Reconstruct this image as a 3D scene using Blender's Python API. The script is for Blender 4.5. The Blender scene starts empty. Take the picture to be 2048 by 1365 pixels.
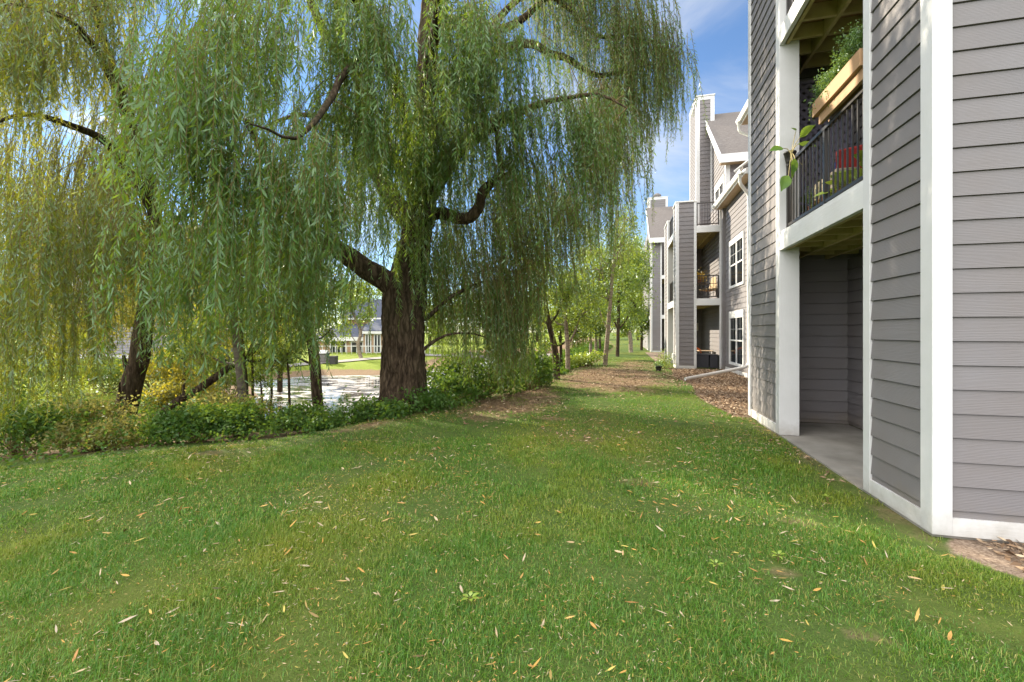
import bpy, bmesh, math, random
import numpy as np
from mathutils import Vector, noise as mnoise
random.seed(7)
RNG = np.random.default_rng(11)
SC = bpy.context.scene
COL = SC.collection

# ------------------------------------------------------------------ camera, sky, sun, exposure
YAW = math.radians(13.9); CY, SY = math.cos(YAW), math.sin(YAW)
FPX, HX, HY = 872.0, 1024.0, 664.0          # focal length and horizon point in photo pixels
cam_d = bpy.data.cameras.new("camera"); cam = bpy.data.objects.new("camera", cam_d); COL.objects.link(cam)
cam.location = (0, 0, 0); cam.rotation_euler = (math.pi/2, 0, YAW)
cam_d.sensor_width = 36; cam_d.lens = FPX/2048*36; cam_d.shift_y = -(682.5-HY)/2048
cam_d.clip_start = .05; cam_d.clip_end = 3000
SC.camera = cam
SUN_DIR = Vector((-0.86, 0.50, 0.0)).normalized(); SUN_EL = math.radians(27)
sv = Vector((SUN_DIR.x*math.cos(SUN_EL), SUN_DIR.y*math.cos(SUN_EL), math.sin(SUN_EL)))
sun_d = bpy.data.lights.new("sun", 'SUN'); sun_d.energy = 3.2; sun_d.angle = math.radians(0.6); sun_d.color = (1.0, .89, .69)
sun = bpy.data.objects.new("sun", sun_d); COL.objects.link(sun); sun.rotation_euler = sv.to_track_quat('Z', 'Y').to_euler()
SC.view_settings.view_transform = 'Standard'; SC.view_settings.look = 'None'
SC.view_settings.exposure = 1.90; SC.view_settings.gamma = 1
W = bpy.data.worlds.new("World"); SC.world = W; W.use_nodes = True
SKY_STRENGTH, FILL_CLOUD = 0.06, 18.0  # sky level; brightness of an unseen cloud bank added as fill light
def build_world():
    nt = W.node_tree; nt.nodes.clear(); N = nt.nodes.new; L = nt.links.new
    out = N('ShaderNodeOutputWorld'); bg = N('ShaderNodeBackground'); bg.inputs['Strength'].default_value = SKY_STRENGTH
    sky = N('ShaderNodeTexSky'); sky.sky_type = 'NISHITA'; sky.sun_disc = False
    sky.sun_elevation = SUN_EL; sky.sun_rotation = math.atan2(sv.x, sv.y)
    sky.air_density = 1.0; sky.dust_density = .0; sky.ozone_density = 4.5
    tc = N('ShaderNodeTexCoord')
    mp = N('ShaderNodeMapping'); mp.inputs['Scale'].default_value = (1.0, 1.0, 3.2); L(tc.outputs['Generated'], mp.inputs['Vector'])
    nz = N('ShaderNodeTexNoise'); nz.inputs['Scale'].default_value = 2.6; nz.inputs['Detail'].default_value = 8; nz.inputs['Roughness'].default_value = .58
    L(mp.outputs[0], nz.inputs['Vector'])
    dt = N('ShaderNodeVectorMath'); dt.operation = 'DOT_PRODUCT'; dt.inputs[1].default_value = (-.20, -.65, .73); L(tc.outputs['Generated'], dt.inputs[0])  # the added fill bank gathers overhead and behind the camera, out of view
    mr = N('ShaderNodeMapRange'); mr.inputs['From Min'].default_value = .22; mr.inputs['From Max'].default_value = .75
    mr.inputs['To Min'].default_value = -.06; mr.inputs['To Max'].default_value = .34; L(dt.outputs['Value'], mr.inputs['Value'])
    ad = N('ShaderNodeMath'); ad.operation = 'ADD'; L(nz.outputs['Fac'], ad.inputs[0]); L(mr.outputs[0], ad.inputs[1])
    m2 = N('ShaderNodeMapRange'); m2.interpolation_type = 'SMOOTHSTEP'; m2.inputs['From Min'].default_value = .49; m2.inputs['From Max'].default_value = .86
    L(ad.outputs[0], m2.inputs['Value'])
    mx = N('ShaderNodeMixRGB'); mx.inputs['Color2'].default_value = (FILL_CLOUD, FILL_CLOUD*.985, FILL_CLOUD*.96, 1)
    n2 = N('ShaderNodeTexNoise'); n2.inputs['Scale'].default_value = 1.9; n2.inputs['Detail'].default_value = 7; n2.inputs['Roughness'].default_value = .55; n2.inputs['Distortion'].default_value = .5
    m3_ = N('ShaderNodeMapping'); m3_.inputs['Location'].default_value = (3.3, 1.2, .4); m3_.inputs['Scale'].default_value = (1, 1, 2.4); L(tc.outputs['Generated'], m3_.inputs['Vector']); L(m3_.outputs[0], n2.inputs['Vector'])
    m3 = N('ShaderNodeMapRange'); m3.interpolation_type = 'SMOOTHSTEP'; m3.inputs['From Min'].default_value = .46; m3.inputs['From Max'].default_value = .70; m3.inputs['To Max'].default_value = .55; L(n2.outputs['Fac'], m3.inputs['Value'])
    wisp = N('ShaderNodeMixRGB'); wisp.inputs['Color2'].default_value = (4.6, 4.7, 4.8, 1); L(m3.outputs[0], wisp.inputs['Fac']); L(sky.outputs[0], wisp.inputs['Color1'])
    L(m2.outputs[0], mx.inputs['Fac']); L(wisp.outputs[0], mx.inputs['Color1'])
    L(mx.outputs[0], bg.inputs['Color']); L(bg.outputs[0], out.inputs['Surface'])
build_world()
cy = SC.cycles
cy.use_denoising = True; cy.max_bounces = 8; cy.diffuse_bounces = 4; cy.glossy_bounces = 3; cy.transmission_bounces = 4
cy.transparent_max_bounces = 8; cy.caustics_reflective = False; cy.caustics_refractive = False; cy.sample_clamp_indirect = 6

def P(px, py, zc):
    """world point seen at a photo pixel at depth zc (metres along the view axis)"""
    xc = (px-HX)/FPX*zc; z = (HY-py)/FPX*zc
    return np.array((CY*xc - SY*zc, SY*xc + CY*zc, z))
def cam2w(zc, xc):
    return (CY*xc - SY*zc, SY*xc + CY*zc)

# ------------------------------------------------------------------ materials
MATS = {}
def new_mat(name):
    m = bpy.data.materials.new(name); m.use_nodes = True; nt = m.node_tree; nt.nodes.clear()
    out = nt.nodes.new('ShaderNodeOutputMaterial'); MATS[name] = m
    return m, nt, out
def mixrgb(nt, fac, a, b, blend='MIX'):
    n = nt.nodes.new('ShaderNodeMixRGB'); n.blend_type = blend
    for s, v in ((n.inputs['Fac'], fac), (n.inputs['Color1'], a), (n.inputs['Color2'], b)):
        if isinstance(v, (int, float)): s.default_value = v
        elif isinstance(v, tuple): s.default_value = (*v, 1) if len(v) == 3 else v
        else: nt.links.new(v, s)
    return n.outputs[0]
def noise_tex(nt, scale, detail=4, rough=.55, stretch=None, coord='Object'):
    tc = nt.nodes.new('ShaderNodeTexCoord'); v = tc.outputs[coord]
    if stretch:
        mp = nt.nodes.new('ShaderNodeMapping'); mp.inputs['Scale'].default_value = stretch; nt.links.new(v, mp.inputs['Vector']); v = mp.outputs[0]
    n = nt.nodes.new('ShaderNodeTexNoise'); n.inputs['Scale'].default_value = scale; n.inputs['Detail'].default_value = detail; n.inputs['Roughness'].default_value = rough
    nt.links.new(v, n.inputs['Vector']); return n.outputs['Fac']
def ramp(nt, fac, stops):
    r = nt.nodes.new('ShaderNodeValToRGB'); nt.links.new(fac, r.inputs[0]); e = r.color_ramp.elements
    while len(e) < len(stops): e.new(.5)
    for k, (p, c) in enumerate(stops): e[k].position = p; e[k].color = (*c, 1)
    return r.outputs[0]
def maprange(nt, v, a, b, c=0, d=1):
    n = nt.nodes.new('ShaderNodeMapRange'); n.inputs['From Min'].default_value = a; n.inputs['From Max'].default_value = b
    n.inputs['To Min'].default_value = c; n.inputs['To Max'].default_value = d; nt.links.new(v, n.inputs['Value']); return n.outputs[0]
def bump(nt, h, strength=.5, dist=.01):
    b = nt.nodes.new('ShaderNodeBump'); b.inputs['Strength'].default_value = strength; b.inputs['Distance'].default_value = dist
    nt.links.new(h, b.inputs['Height']); return b.outputs[0]
def principled(nt, out, col, rough=.6, spec=.4, metal=0, normal=None):
    p = nt.nodes.new('ShaderNodeBsdfPrincipled')
    if isinstance(col, tuple): p.inputs['Base Color'].default_value = (*col, 1)
    else: nt.links.new(col, p.inputs['Base Color'])
    if isinstance(rough, (int, float)): p.inputs['Roughness'].default_value = rough
    else: nt.links.new(rough, p.inputs['Roughness'])
    p.inputs['Specular IOR Level'].default_value = spec; p.inputs['Metallic'].default_value = metal
    if normal is not None: nt.links.new(normal, p.inputs['Normal'])
    nt.links.new(p.outputs[0], out.inputs['Surface']); return p
def varied(name, a, b, scale=3, rough=.6, spec=.3, stretch=None, bscale=0, bstr=.4, bdist=.005, bstretch=None, metal=0):
    m, nt, out = new_mat(name)
    f = noise_tex(nt, scale, 5, .6, stretch)
    c = mixrgb(nt, maprange(nt, f, .3, .7), a, b)
    if name in ('trim', 'trim_h'): c = grime(nt, c)
    nrm = bump(nt, noise_tex(nt, bscale, 4, .6, bstretch), bstr, bdist) if bscale else None
    principled(nt, out, c, rough, spec, metal, nrm); return m
def siding_mat(name, base):
    m, nt, out = new_mat(name)
    tc = nt.nodes.new('ShaderNodeTexCoord'); sp = nt.nodes.new('ShaderNodeSeparateXYZ'); nt.links.new(tc.outputs['Object'], sp.inputs[0])
    # one tone per board
    dv = nt.nodes.new('ShaderNodeMath'); dv.operation = 'DIVIDE'; dv.inputs[1].default_value = EXPO; nt.links.new(sp.outputs['Z'], dv.inputs[0])
    ad = nt.nodes.new('ShaderNodeMath'); ad.operation = 'ADD'; ad.inputs[1].default_value = .02; nt.links.new(dv.outputs[0], ad.inputs[0])
    fl = nt.nodes.new('ShaderNodeMath'); fl.operation = 'FLOOR'; nt.links.new(ad.outputs[0], fl.inputs[0])
    wn = nt.nodes.new('ShaderNodeTexWhiteNoise'); wn.noise_dimensions = '1D'; nt.links.new(fl.outputs[0], wn.inputs['W'])
    c = mixrgb(nt, wn.outputs['Value'], tuple(v*.93 for v in base), tuple(v*1.06 for v in base))
    c = mixrgb(nt, maprange(nt, noise_tex(nt, 1.3, 5, .6), .35, .7), c, tuple(v*f for v, f in zip(base, (.98, .93, .88))))
    # grain along the board, swirled
    w = nt.nodes.new('ShaderNodeTexWave'); w.wave_type = 'BANDS'; w.bands_direction = 'Z'; w.inputs['Scale'].default_value = 30
    w.inputs['Distortion'].default_value = 9; w.inputs['Detail'].default_value = 3; w.inputs['Detail Scale'].default_value = .35
    mp = nt.nodes.new('ShaderNodeMapping'); mp.inputs['Scale'].default_value = (.16, .16, 1); nt.links.new(tc.outputs['Object'], mp.inputs['Vector'])
    off = nt.nodes.new('ShaderNodeVectorMath'); off.operation = 'ADD'; nt.links.new(mp.outputs[0], off.inputs[0])
    cb = nt.nodes.new('ShaderNodeCombineXYZ'); ml = nt.nodes.new('ShaderNodeMath'); ml.operation = 'MULTIPLY'; ml.inputs[1].default_value = 7.0
    nt.links.new(wn.outputs['Value'], ml.inputs[0]); nt.links.new(ml.outputs[0], cb.inputs['X']); nt.links.new(ml.outputs[0], cb.inputs['Y'])
    nt.links.new(cb.outputs[0], off.inputs[1]); nt.links.new(off.outputs[0], w.inputs['Vector'])
    fine = noise_tex(nt, 10, 5, .65, (1.2, 1.2, 14))
    h = mixrgb(nt, .55, w.outputs['Fac'], fine)
    c = mixrgb(nt, maprange(nt, h, .15, .5, .22, 0), c, tuple(v*.6 for v in base))
    c = grime(nt, c)
    principled(nt, out, c, .58, .35, 0, bump(nt, h, .55, .004)); return m
def grime(nt, c):
    """mud splash and algae stains of the lowest boards (object z = height above the footing)"""
    tc = nt.nodes.new('ShaderNodeTexCoord'); sp = nt.nodes.new('ShaderNodeSeparateXYZ'); nt.links.new(tc.outputs['Object'], sp.inputs[0])
    q = nt.nodes.new('ShaderNodeMath'); q.operation = 'MULTIPLY_ADD'; q.inputs[1].default_value = .55; nt.links.new(noise_tex(nt, 4, 6, .7), q.inputs[0]); nt.links.new(maprange(nt, sp.outputs['Z'], 0, .42, .42, 0), q.inputs[2])
    return mixrgb(nt, maprange(nt, q.outputs[0], .46, .78, 0, .5), c, (.20, .16, .10))
EXPO = 0.178
siding_mat('siding', (.190, .180, .190))
varied('trim', (.64, .64, .655), (.58, .58, .585), 2.2, .5, .4, None, 9, .5, .004, (6, 6, .8))
varied('trim_h', (.70, .70, .71), (.62, .615, .61), 2.2, .5, .4, None, 9, .5, .004, (.8, .8, 6))
varied('gutter_white', (.78, .78, .77), (.70, .69, .66), 1.5, .35, .5)
varied('rail_metal', (.022, .019, .018), (.035, .03, .028), 5, .4, .5)
varied('joist_wood', (.50, .42, .21), (.38, .31, .15), 4, .8, .2, (1, 1, 1), 14, .4, .004, (1, 1, 5))
varied('deck_wood', (.30, .19, .10), (.22, .13, .07), 3, .8, .2, (1, 8, 1))
varied('soffit_wood', (.55, .42, .28), (.45, .33, .22), 3, .7, .2, (1, 5, 1))
varied('concrete', (.33, .31, .28), (.17, .155, .135), 1.4, .85, .2, None, 40, .3, .003)
varied('cedar', (.40, .25, .14), (.33, .20, .105), 3, .6, .3, (1, .6, 6), 12, .3, .002, (8, .7, 8))
varied('lattice_paint', (.17, .155, .22), (.22, .20, .27), 4, .6, .3)
varied('pot_dark', (.03, .028, .03), (.05, .045, .045), 6, .5, .4)
varied('terracotta', (.33, .13, .07), (.42, .18, .10), 6, .8, .2)
varied('wicker', (.022, .022, .03), (.05, .05, .06), 30, .6, .4, (1, 1, 6), 60, .7, .006, (1, 1, 4))
varied('red_fabric', (.28, .03, .025), (.18, .02, .018), 8, .85, .15, None, 60, .3, .002)
varied('blue_fabric', (.03, .05, .14), (.05, .08, .20), 8, .85, .15)
varied('beige_fabric', (.55, .42, .27), (.48, .36, .22), 8, .85, .15)
varied('stone_tan', (.42, .36, .27), (.32, .27, .2), 5, .8, .2, None, 30, .3, .004)
varied('orange_fabric', (.75, .22, .06), (.65, .17, .05), 8, .8, .2)
varied('brick_tan', (.42, .29, .19), (.30, .19, .12), 14, .9, .1, (1, 1, 3))
varied('house_roof', (.06, .07, .10), (.09, .10, .13), 6, .85, .2, (1, 1, 4))
varied('house_siding', (.26, .25, .29), (.20, .19, .23), 2, .7, .2, (.3, .3, 8))
varied('rock', (.20, .19, .18), (.11, .10, .10), 3, .9, .2, None, 8, .8, .05)
varied('plaque', (.7, .66, .55), (.45, .35, .2), 30, .5, .3)
varied('birch_bark', (.36, .29, .22), (.10, .075, .055), 6, .85, .15, (1, 1, 4))
varied('grey_bark', (.22, .19, .155), (.08, .065, .05), 5, .9, .15, (1, 1, 3), 20, .5, .01)
m, nt, out = new_mat('shingle')
f = noise_tex(nt, 9, 4, .7, (1, 1, 6)); f2 = noise_tex(nt, .8, 3)
principled(nt, out, mixrgb(nt, maprange(nt, f2, .3, .7), ramp(nt, f, [(.3, (.085, .075, .07)), (.5, (.16, .142, .132)), (.7, (.26, .235, .22))]), (.15, .132, .122)), .9, .2, 0, bump(nt, f, .6, .02))
m, nt, out = new_mat('glass_dark')
principled(nt, out, (.018, .022, .026), .06, .6)
m, nt, out = new_mat('bark')
tcb = nt.nodes.new('ShaderNodeTexCoord'); wv = nt.nodes.new('ShaderNodeTexNoise'); wv.inputs['Scale'].default_value = 3; nt.links.new(tcb.outputs['Object'], wv.inputs['Vector'])
wm = nt.nodes.new('ShaderNodeVectorMath'); wm.operation = 'MULTIPLY_ADD'; wm.inputs[1].default_value = (.16, .16, .5); nt.links.new(wv.outputs['Color'], wm.inputs[0]); nt.links.new(tcb.outputs['Object'], wm.inputs[2])
mpb = nt.nodes.new('ShaderNodeMapping'); mpb.inputs['Scale'].default_value = (1, 1, .11); nt.links.new(wm.outputs[0], mpb.inputs['Vector'])
vo = nt.nodes.new('ShaderNodeTexVoronoi'); vo.feature = 'DISTANCE_TO_EDGE'; vo.inputs['Scale'].default_value = 15; nt.links.new(mpb.outputs[0], vo.inputs['Vector'])
f = mixrgb(nt, .68, maprange(nt, vo.outputs['Distance'], 0, .3, .2, .7), noise_tex(nt, 14, 8, .75, (1, 1, .22))); f2 = noise_tex(nt, 1.1, 3)
c = ramp(nt, f, [(.34, (.018, .012, .008)), (.5, (.072, .050, .033)), (.68, (.15, .11, .075))])
c = mixrgb(nt, maprange(nt, f2, .45, .75, 0, .35), c, (.09, .085, .045))
principled(nt, out, c, .95, .12, 0, bump(nt, f, 1.0, .05))
def leaf_mat(name, top, under, glow, trans=.4, gloss=.06, clump=1.2, spread=.35):
    m, nt, out = new_mat(name); N = nt.nodes.new; L = nt.links.new
    g = N('ShaderNodeNewGeometry')
    v = g.outputs['Random Per Island']
    big = noise_tex(nt, clump, 3, .5)
    base = mixrgb(nt, g.outputs['Backfacing'], top, under)
    base = mixrgb(nt, maprange(nt, v, .0, 1, 0, spread), base, tuple(x*y for x, y in zip(top, (1.7, 1.45, .8))))
    base = mixrgb(nt, maprange(nt, big, .35, .7, 0, .45), base, tuple(x*y for x, y in zip(top, (.65, .72, .7))))
    gl = mixrgb(nt, maprange(nt, v, .0, 1, 0, .6), glow, tuple(x*y for x, y in zip(glow, (1.3, 1.02, .6))))
    d = N('ShaderNodeBsdfDiffuse'); t = N('ShaderNodeBsdfTranslucent'); s = N('ShaderNodeBsdfGlossy'); s.inputs['Roughness'].default_value = .38
    L(base, d.inputs[0]); L(gl, t.inputs[0]); s.inputs[0].default_value = (.9, 1, .95, 1)
    a = N('ShaderNodeMixShader'); a.inputs[0].default_value = trans; L(d.outputs[0], a.inputs[1]); L(t.outputs[0], a.inputs[2])
    b = N('ShaderNodeMixShader'); b.inputs[0].default_value = gloss; L(a.outputs[0], b.inputs[1]); L(s.outputs[0], b.inputs[2])
    L(b.outputs[0], out.inputs['Surface']); return m
leaf_mat('willow_leaf', (.060, .145, .028), (.110, .190, .075), (.22, .33, .022), .42, .045)
leaf_mat('willow_yellow', (.060, .138, .024), (.11, .18, .065), (.36, .37, .022), .45, .05)
leaf_mat('tree_leaf', (.080, .155, .025), (.12, .18, .05), (.28, .38, .03), .45, .05, .5)
leaf_mat('yellow_leaf', (.085, .155, .022), (.12, .18, .045), (.27, .36, .03), .5, .05, .5)
leaf_mat('gold_leaf', (.125, .155, .020), (.16, .18, .045), (.42, .37, .03), .5, .04, .5)
leaf_mat('bush_leaf', (.050, .120, .022), (.09, .15, .05), (.18, .29, .03), .35, .015, 1.5)
leaf_mat('gold_bush_leaf', (.24, .24, .08), (.30, .28, .12), (.38, .38, .10), .42, .02, 1.0)
leaf_mat('herb_leaf', (.085, .17, .045), (.12, .2, .08), (.2, .32, .05), .35, .05, 4)
leaf_mat('broad_leaf', (.10, .22, .035), (.15, .26, .07), (.25, .40, .04), .35, .10, 3, .2)
leaf_mat('lime_leaf', (.26, .36, .05), (.3, .38, .09), (.4, .5, .05), .35, .08, 3, .3)
leaf_mat('flower_mix', (.30, .20, .03), (.3, .2, .05), (.5, .35, .03), .35, .05, 6, .6)
m, nt, out = new_mat('twig'); principled(nt, out, (.16, .12, .045), .7, .2)
# grass blades: hue from a slow position noise plus one value per blade
m, nt, out = new_mat('grass_blade'); N = nt.nodes.new; L = nt.links.new
g = N('ShaderNodeNewGeometry'); big = noise_tex(nt, .55, 4, .6); mid = noise_tex(nt, 2.4, 3, .6)
c = ramp(nt, g.outputs['Random Per Island'], [(0, (.058, .165, .013)), (.5, (.092, .245, .018)), (.85, (.19, .29, .030)), (.93, (.38, .33, .08)), (1, (.46, .38, .13))])
c = mixrgb(nt, maprange(nt, big, .47, .63, 0, .55), c, (.33, .31, .022))
c = mixrgb(nt, maprange(nt, mid, .5, .75, 0, .4), c, (.05, .17, .02))
d = N('ShaderNodeBsdfDiffuse'); t = N('ShaderNodeBsdfTranslucent'); a = N('ShaderNodeMixShader'); a.inputs[0].default_value = .35
L(c, d.inputs[0]); L(mixrgb(nt, .5, c, (.17, .37, .02)), t.inputs[0]); L(d.outputs[0], a.inputs[1]); L(t.outputs[0], a.inputs[2])
s = N('ShaderNodeBsdfGlossy'); s.inputs['Roughness'].default_value = .45; b = N('ShaderNodeMixShader'); b.inputs[0].default_value = .04
L(a.outputs[0], b.inputs[1]); L(s.outputs[0], b.inputs[2]); L(b.outputs[0], out.inputs['Surface'])
m, nt, out = new_mat('dead_leaf'); g = nt.nodes.new('ShaderNodeNewGeometry')
principled(nt, out, ramp(nt, g.outputs['Random Per Island'], [(0, (.45, .34, .20)), (.3, (.40, .33, .24)), (.45, (.50, .29, .07)), (.7, (.34, .17, .06)), (.85, (.46, .37, .09)), (1, (.14, .08, .045))]), .7, .25)
m, nt, out = new_mat('mulch_chip'); g = nt.nodes.new('ShaderNodeNewGeometry')
principled(nt, out, ramp(nt, g.outputs['Random Per Island'], [(0, (.09, .055, .035)), (.4, (.22, .14, .085)), (.75, (.36, .25, .16)), (1, (.50, .40, .28))]), .9, .15)
# ground: attribute masks soil (bare litter) and mulch, meadow (far sunny lawn); broken up by noise
m, nt, out = new_mat('ground'); N = nt.nodes.new; L = nt.links.new
def attr(n):
    a_ = nt.nodes.new('ShaderNodeAttribute'); a_.attribute_name = n; return a_.outputs['Fac']
n1 = noise_tex(nt, 1.3, 6, .62); n2 = noise_tex(nt, 14, 5, .7); n3 = noise_tex(nt, .3, 4, .6); n4 = noise_tex(nt, 45, 4, .7)
n5 = noise_tex(nt, 170, 3, .7); gr = ramp(nt, mixrgb(nt, .6, n2, n5), [(.25, (.040, .050, .018)), (.5, (.070, .115, .025)), (.75, (.16, .16, .055))])
gr = mixrgb(nt, maprange(nt, n3, .45, .65, 0, .55), gr, (.17, .17, .032))
so = ramp(nt, n4, [(.25, (.075, .050, .030)), (.5, (.20, .135, .080)), (.75, (.34, .245, .15))])
mu = ramp(nt, n4, [(.25, (.10, .07, .05)), (.5, (.26, .19, .14)), (.75, (.44, .35, .26))])
me = ramp(nt, n2, [(.25, (.10, .15, .02)), (.5, (.17, .22, .03)), (.75, (.26, .27, .04))])
def plus(a_, b_, k):
    q = nt.nodes.new('ShaderNodeMath'); q.operation = 'MULTIPLY_ADD'; nt.links.new(b_, q.inputs[0]); q.inputs[1].default_value = k; nt.links.new(a_, q.inputs[2]); return q.outputs[0]
c = mixrgb(nt, attr('meadow'), gr, me)
c = mixrgb(nt, maprange(nt, plus(attr('soil'), n1, .8), .72, .95), c, so)
c = mixrgb(nt, maprange(nt, plus(attr('mulch'), n2, .3), .55, .72), c, mu)
principled(nt, out, c, .95, .1, 0, bump(nt, n4, .7, .03))
# pond: still water with floating scum
m, nt, out = new_mat('pond_water'); N = nt.nodes.new; L = nt.links.new
rp = noise_tex(nt, 3, 3, .5, (1, 1, 1)); sc_ = noise_tex(nt, .8, 6, .7, (1, 2.2, 1))
p1 = N('ShaderNodeBsdfPrincipled'); p1.inputs['Base Color'].default_value = (.05, .045, .04, 1); p1.inputs['Roughness'].default_value = .07; p1.inputs['Specular IOR Level'].default_value = .9
L(bump(nt, rp, .12, .02), p1.inputs['Normal'])
p2 = N('ShaderNodeBsdfPrincipled'); p2.inputs['Roughness'].default_value = .55
L(ramp(nt, noise_tex(nt, 5, 4), [(.3, (.28, .25, .23)), (.7, (.48, .44, .42))]), p2.inputs['Base Color'])
ms = N('ShaderNodeMixShader'); L(maprange(nt, sc_, .47, .56), ms.inputs[0]); L(p1.outputs[0], ms.inputs[1]); L(p2.outputs[0], ms.inputs[2]); L(ms.outputs[0], out.inputs['Surface'])

# ------------------------------------------------------------------ builders
WL = {}
class MB:
    def __init__(s): s.v = []; s.f = []
    def quad(s, *pts):
        k = len(s.v); s.v += [tuple(map(float, p)) for p in pts]; s.f.append(tuple(range(k, k+len(pts))))
    def box(s, x0, x1, y0, y1, z0, z1):
        k = len(s.v); s.v += [(x, y, z) for z in (z0, z1) for y in (y0, y1) for x in (x0, x1)]
        s.f += [tuple(k+i for i in q) for q in ((0, 2, 3, 1), (4, 5, 7, 6), (0, 1, 5, 4), (2, 6, 7, 3), (0, 4, 6, 2), (1, 3, 7, 5))]
    def prism(s, poly, axis, a, b):
        """extrude polygon [(u,w)] along axis 'x' or 'y' from a to b (w is z)"""
        k = len(s.v); n = len(poly)
        for t in (a, b):
            s.v += [((t, u, w) if axis == 'x' else (u, t, w)) for u, w in poly]
        s.f.append(tuple(range(k, k+n))[::-1]); s.f.append(tuple(range(k+n, k+2*n)))
        s.f += [(k+i, k+(i+1) % n, k+n+(i+1) % n, k+n+i) for i in range(n)]
    def bar(s, a, b, r, sides=4, twist=math.pi/4, r2=None):
        s.tube([a, b], [r, r if r2 is None else r2], sides, twist)
    def tube(s, pts, rad, sides=8, twist=0.0):
        pts = [Vector(p) for p in pts]; k0 = len(s.v); n = len(pts)
        up = Vector((0, 0, 1)) if abs((pts[-1]-pts[0]).normalized().z) < .9 else Vector((1, 0, 0))
        for i, p in enumerate(pts):
            t = (pts[min(i+1, n-1)]-pts[max(i-1, 0)]).normalized(); a = t.cross(up)
            if a.length < 1e-4: a = t.cross(Vector((0, 1, 0)))
            a.normalize(); b = t.cross(a).normalized()
            for j in range(sides):
                th = twist+2*math.pi*j/sides; s.v.append(tuple(p+(a*math.cos(th)+b*math.sin(th))*rad[i]))
        for i in range(n-1):
            for j in range(sides):
                q = k0+i*sides; s.f.append((q+j, q+(j+1) % sides, q+sides+(j+1) % sides, q+sides+j))
        s.f.append(tuple(k0+j for j in range(sides))); s.f.append(tuple(k0+(n-1)*sides+j for j in range(sides))[::-1])
    def lathe(s, c, prof, sides=16):
        k = len(s.v); n = len(prof)
        for r, z in prof:
            for j in range(sides):
                th = 2*math.pi*j/sides; s.v.append((c[0]+r*math.cos(th), c[1]+r*math.sin(th), c[2]+z))
        for i in range(n-1):
            for j in range(sides):
                q = k+i*sides; s.f.append((q+j, q+(j+1) % sides, q+sides+(j+1) % sides, q+sides+j))
        s.f.append(tuple(k+j for j in range(sides))[::-1]); s.f.append(tuple(k+(n-1)*sides+j for j in range(sides)))
    def siding(s, a, b, z0, z1, n, rng=None, t=.014):
        """lap boards between plan points a,b; n outward normal; rng(z)->(f0,f1) clips a board"""
        a = np.array(a, float); b = np.array(b, float); n = np.array(n, float)
        k = math.floor((z0+1.5)/EXPO+1e-6)
        while True:
            zb = -1.5+k*EXPO; zt = zb+EXPO; k += 1
            if zb >= z1-1e-6: break
            lo, hi = max(zb, z0), min(zt, z1)
            if hi-lo < .004: continue
            fb = fa = (0, 1)
            if rng: fb, fa = rng(lo), rng(hi)
            olo = t*(1-(lo-zb)/EXPO)+.003; ohi = t*(1-(hi-zb)/EXPO)+.003
            pb0 = a+(b-a)*fb[0]; pb1 = a+(b-a)*fb[1]; pt0 = a+(b-a)*fa[0]; pt1 = a+(b-a)*fa[1]
            v3 = lambda p, o, z: (p[0]+n[0]*o, p[1]+n[1]*o, z)
            g = lo+((.012 if t > .016 else .007) if lo == zb else 0)                          # shadow gap under each lap
            cut = .15+.7*((k*.381966+abs(a[1])*.37) % 1) if (not rng and t < .016 and np.linalg.norm(b-a) > 1.0 and k % 3 == 0) else None
            if cut is None: s.quad(v3(pb0, olo, g), v3(pb1, olo, g), v3(pt1, ohi, hi), v3(pt0, ohi, hi))
            else:                                                    # a butt joint between two boards
                e = .0018/np.linalg.norm(b-a)
                for f0, f1 in ((0, cut-e), (cut+e, 1)):
                    q0, q1 = a+(b-a)*f0, a+(b-a)*f1; s.quad(v3(q0, olo, g), v3(q1, olo, g), v3(q1, ohi, hi), v3(q0, ohi, hi))
                q0, q1 = a+(b-a)*(cut-2*e), a+(b-a)*(cut+2*e); s.quad(v3(q0, -.002, g), v3(q1, -.002, g), v3(q1, -.004, hi), v3(q0, -.004, hi))
            s.quad(v3(pb0, -.009, g), v3(pb1, -.009, g), v3(pb1, olo, g), v3(pb0, olo, g))
            s.quad(v3(pb0, -.009, lo-.004), v3(pb1, -.009, lo-.004), v3(pb1, -.009, g), v3(pb0, -.009, g))
def props(o, label=None, cat=None, group=None, kind=None):
    for k, v in (('label', label), ('category', cat), ('group', group), ('kind', kind)):
        if v: o[k] = v
    return o
def empty(name, loc, label, cat, group=None):
    o = bpy.data.objects.new(name, None); COL.objects.link(o); o.location = loc; o.empty_display_size = .2
    WL[o.name] = Vector(loc); return props(o, label, cat, group)
def part(name, mb, mat, parent=None, smooth=False, bevel=0):
    if isinstance(mb, MB): v, f = mb.v, mb.f
    w = WL[parent.name] if parent else Vector((0, 0, 0))
    me = bpy.data.meshes.new(name); me.from_pydata([(x-w.x, y-w.y, z-w.z) for x, y, z in v], [], f); me.update()
    o = bpy.data.objects.new(name, me); COL.objects.link(o); me.materials.append(MATS[mat])
    if parent: o.parent = parent
    WL[o.name] = w
    if smooth: me.polygons.foreach_set('use_smooth', [True]*len(me.polygons))
    if bevel:
        m_ = o.modifiers.new('bevel', 'BEVEL'); m_.width = bevel; m_.segments = 2; m_.limit_method = 'ANGLE'
    return o
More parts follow.
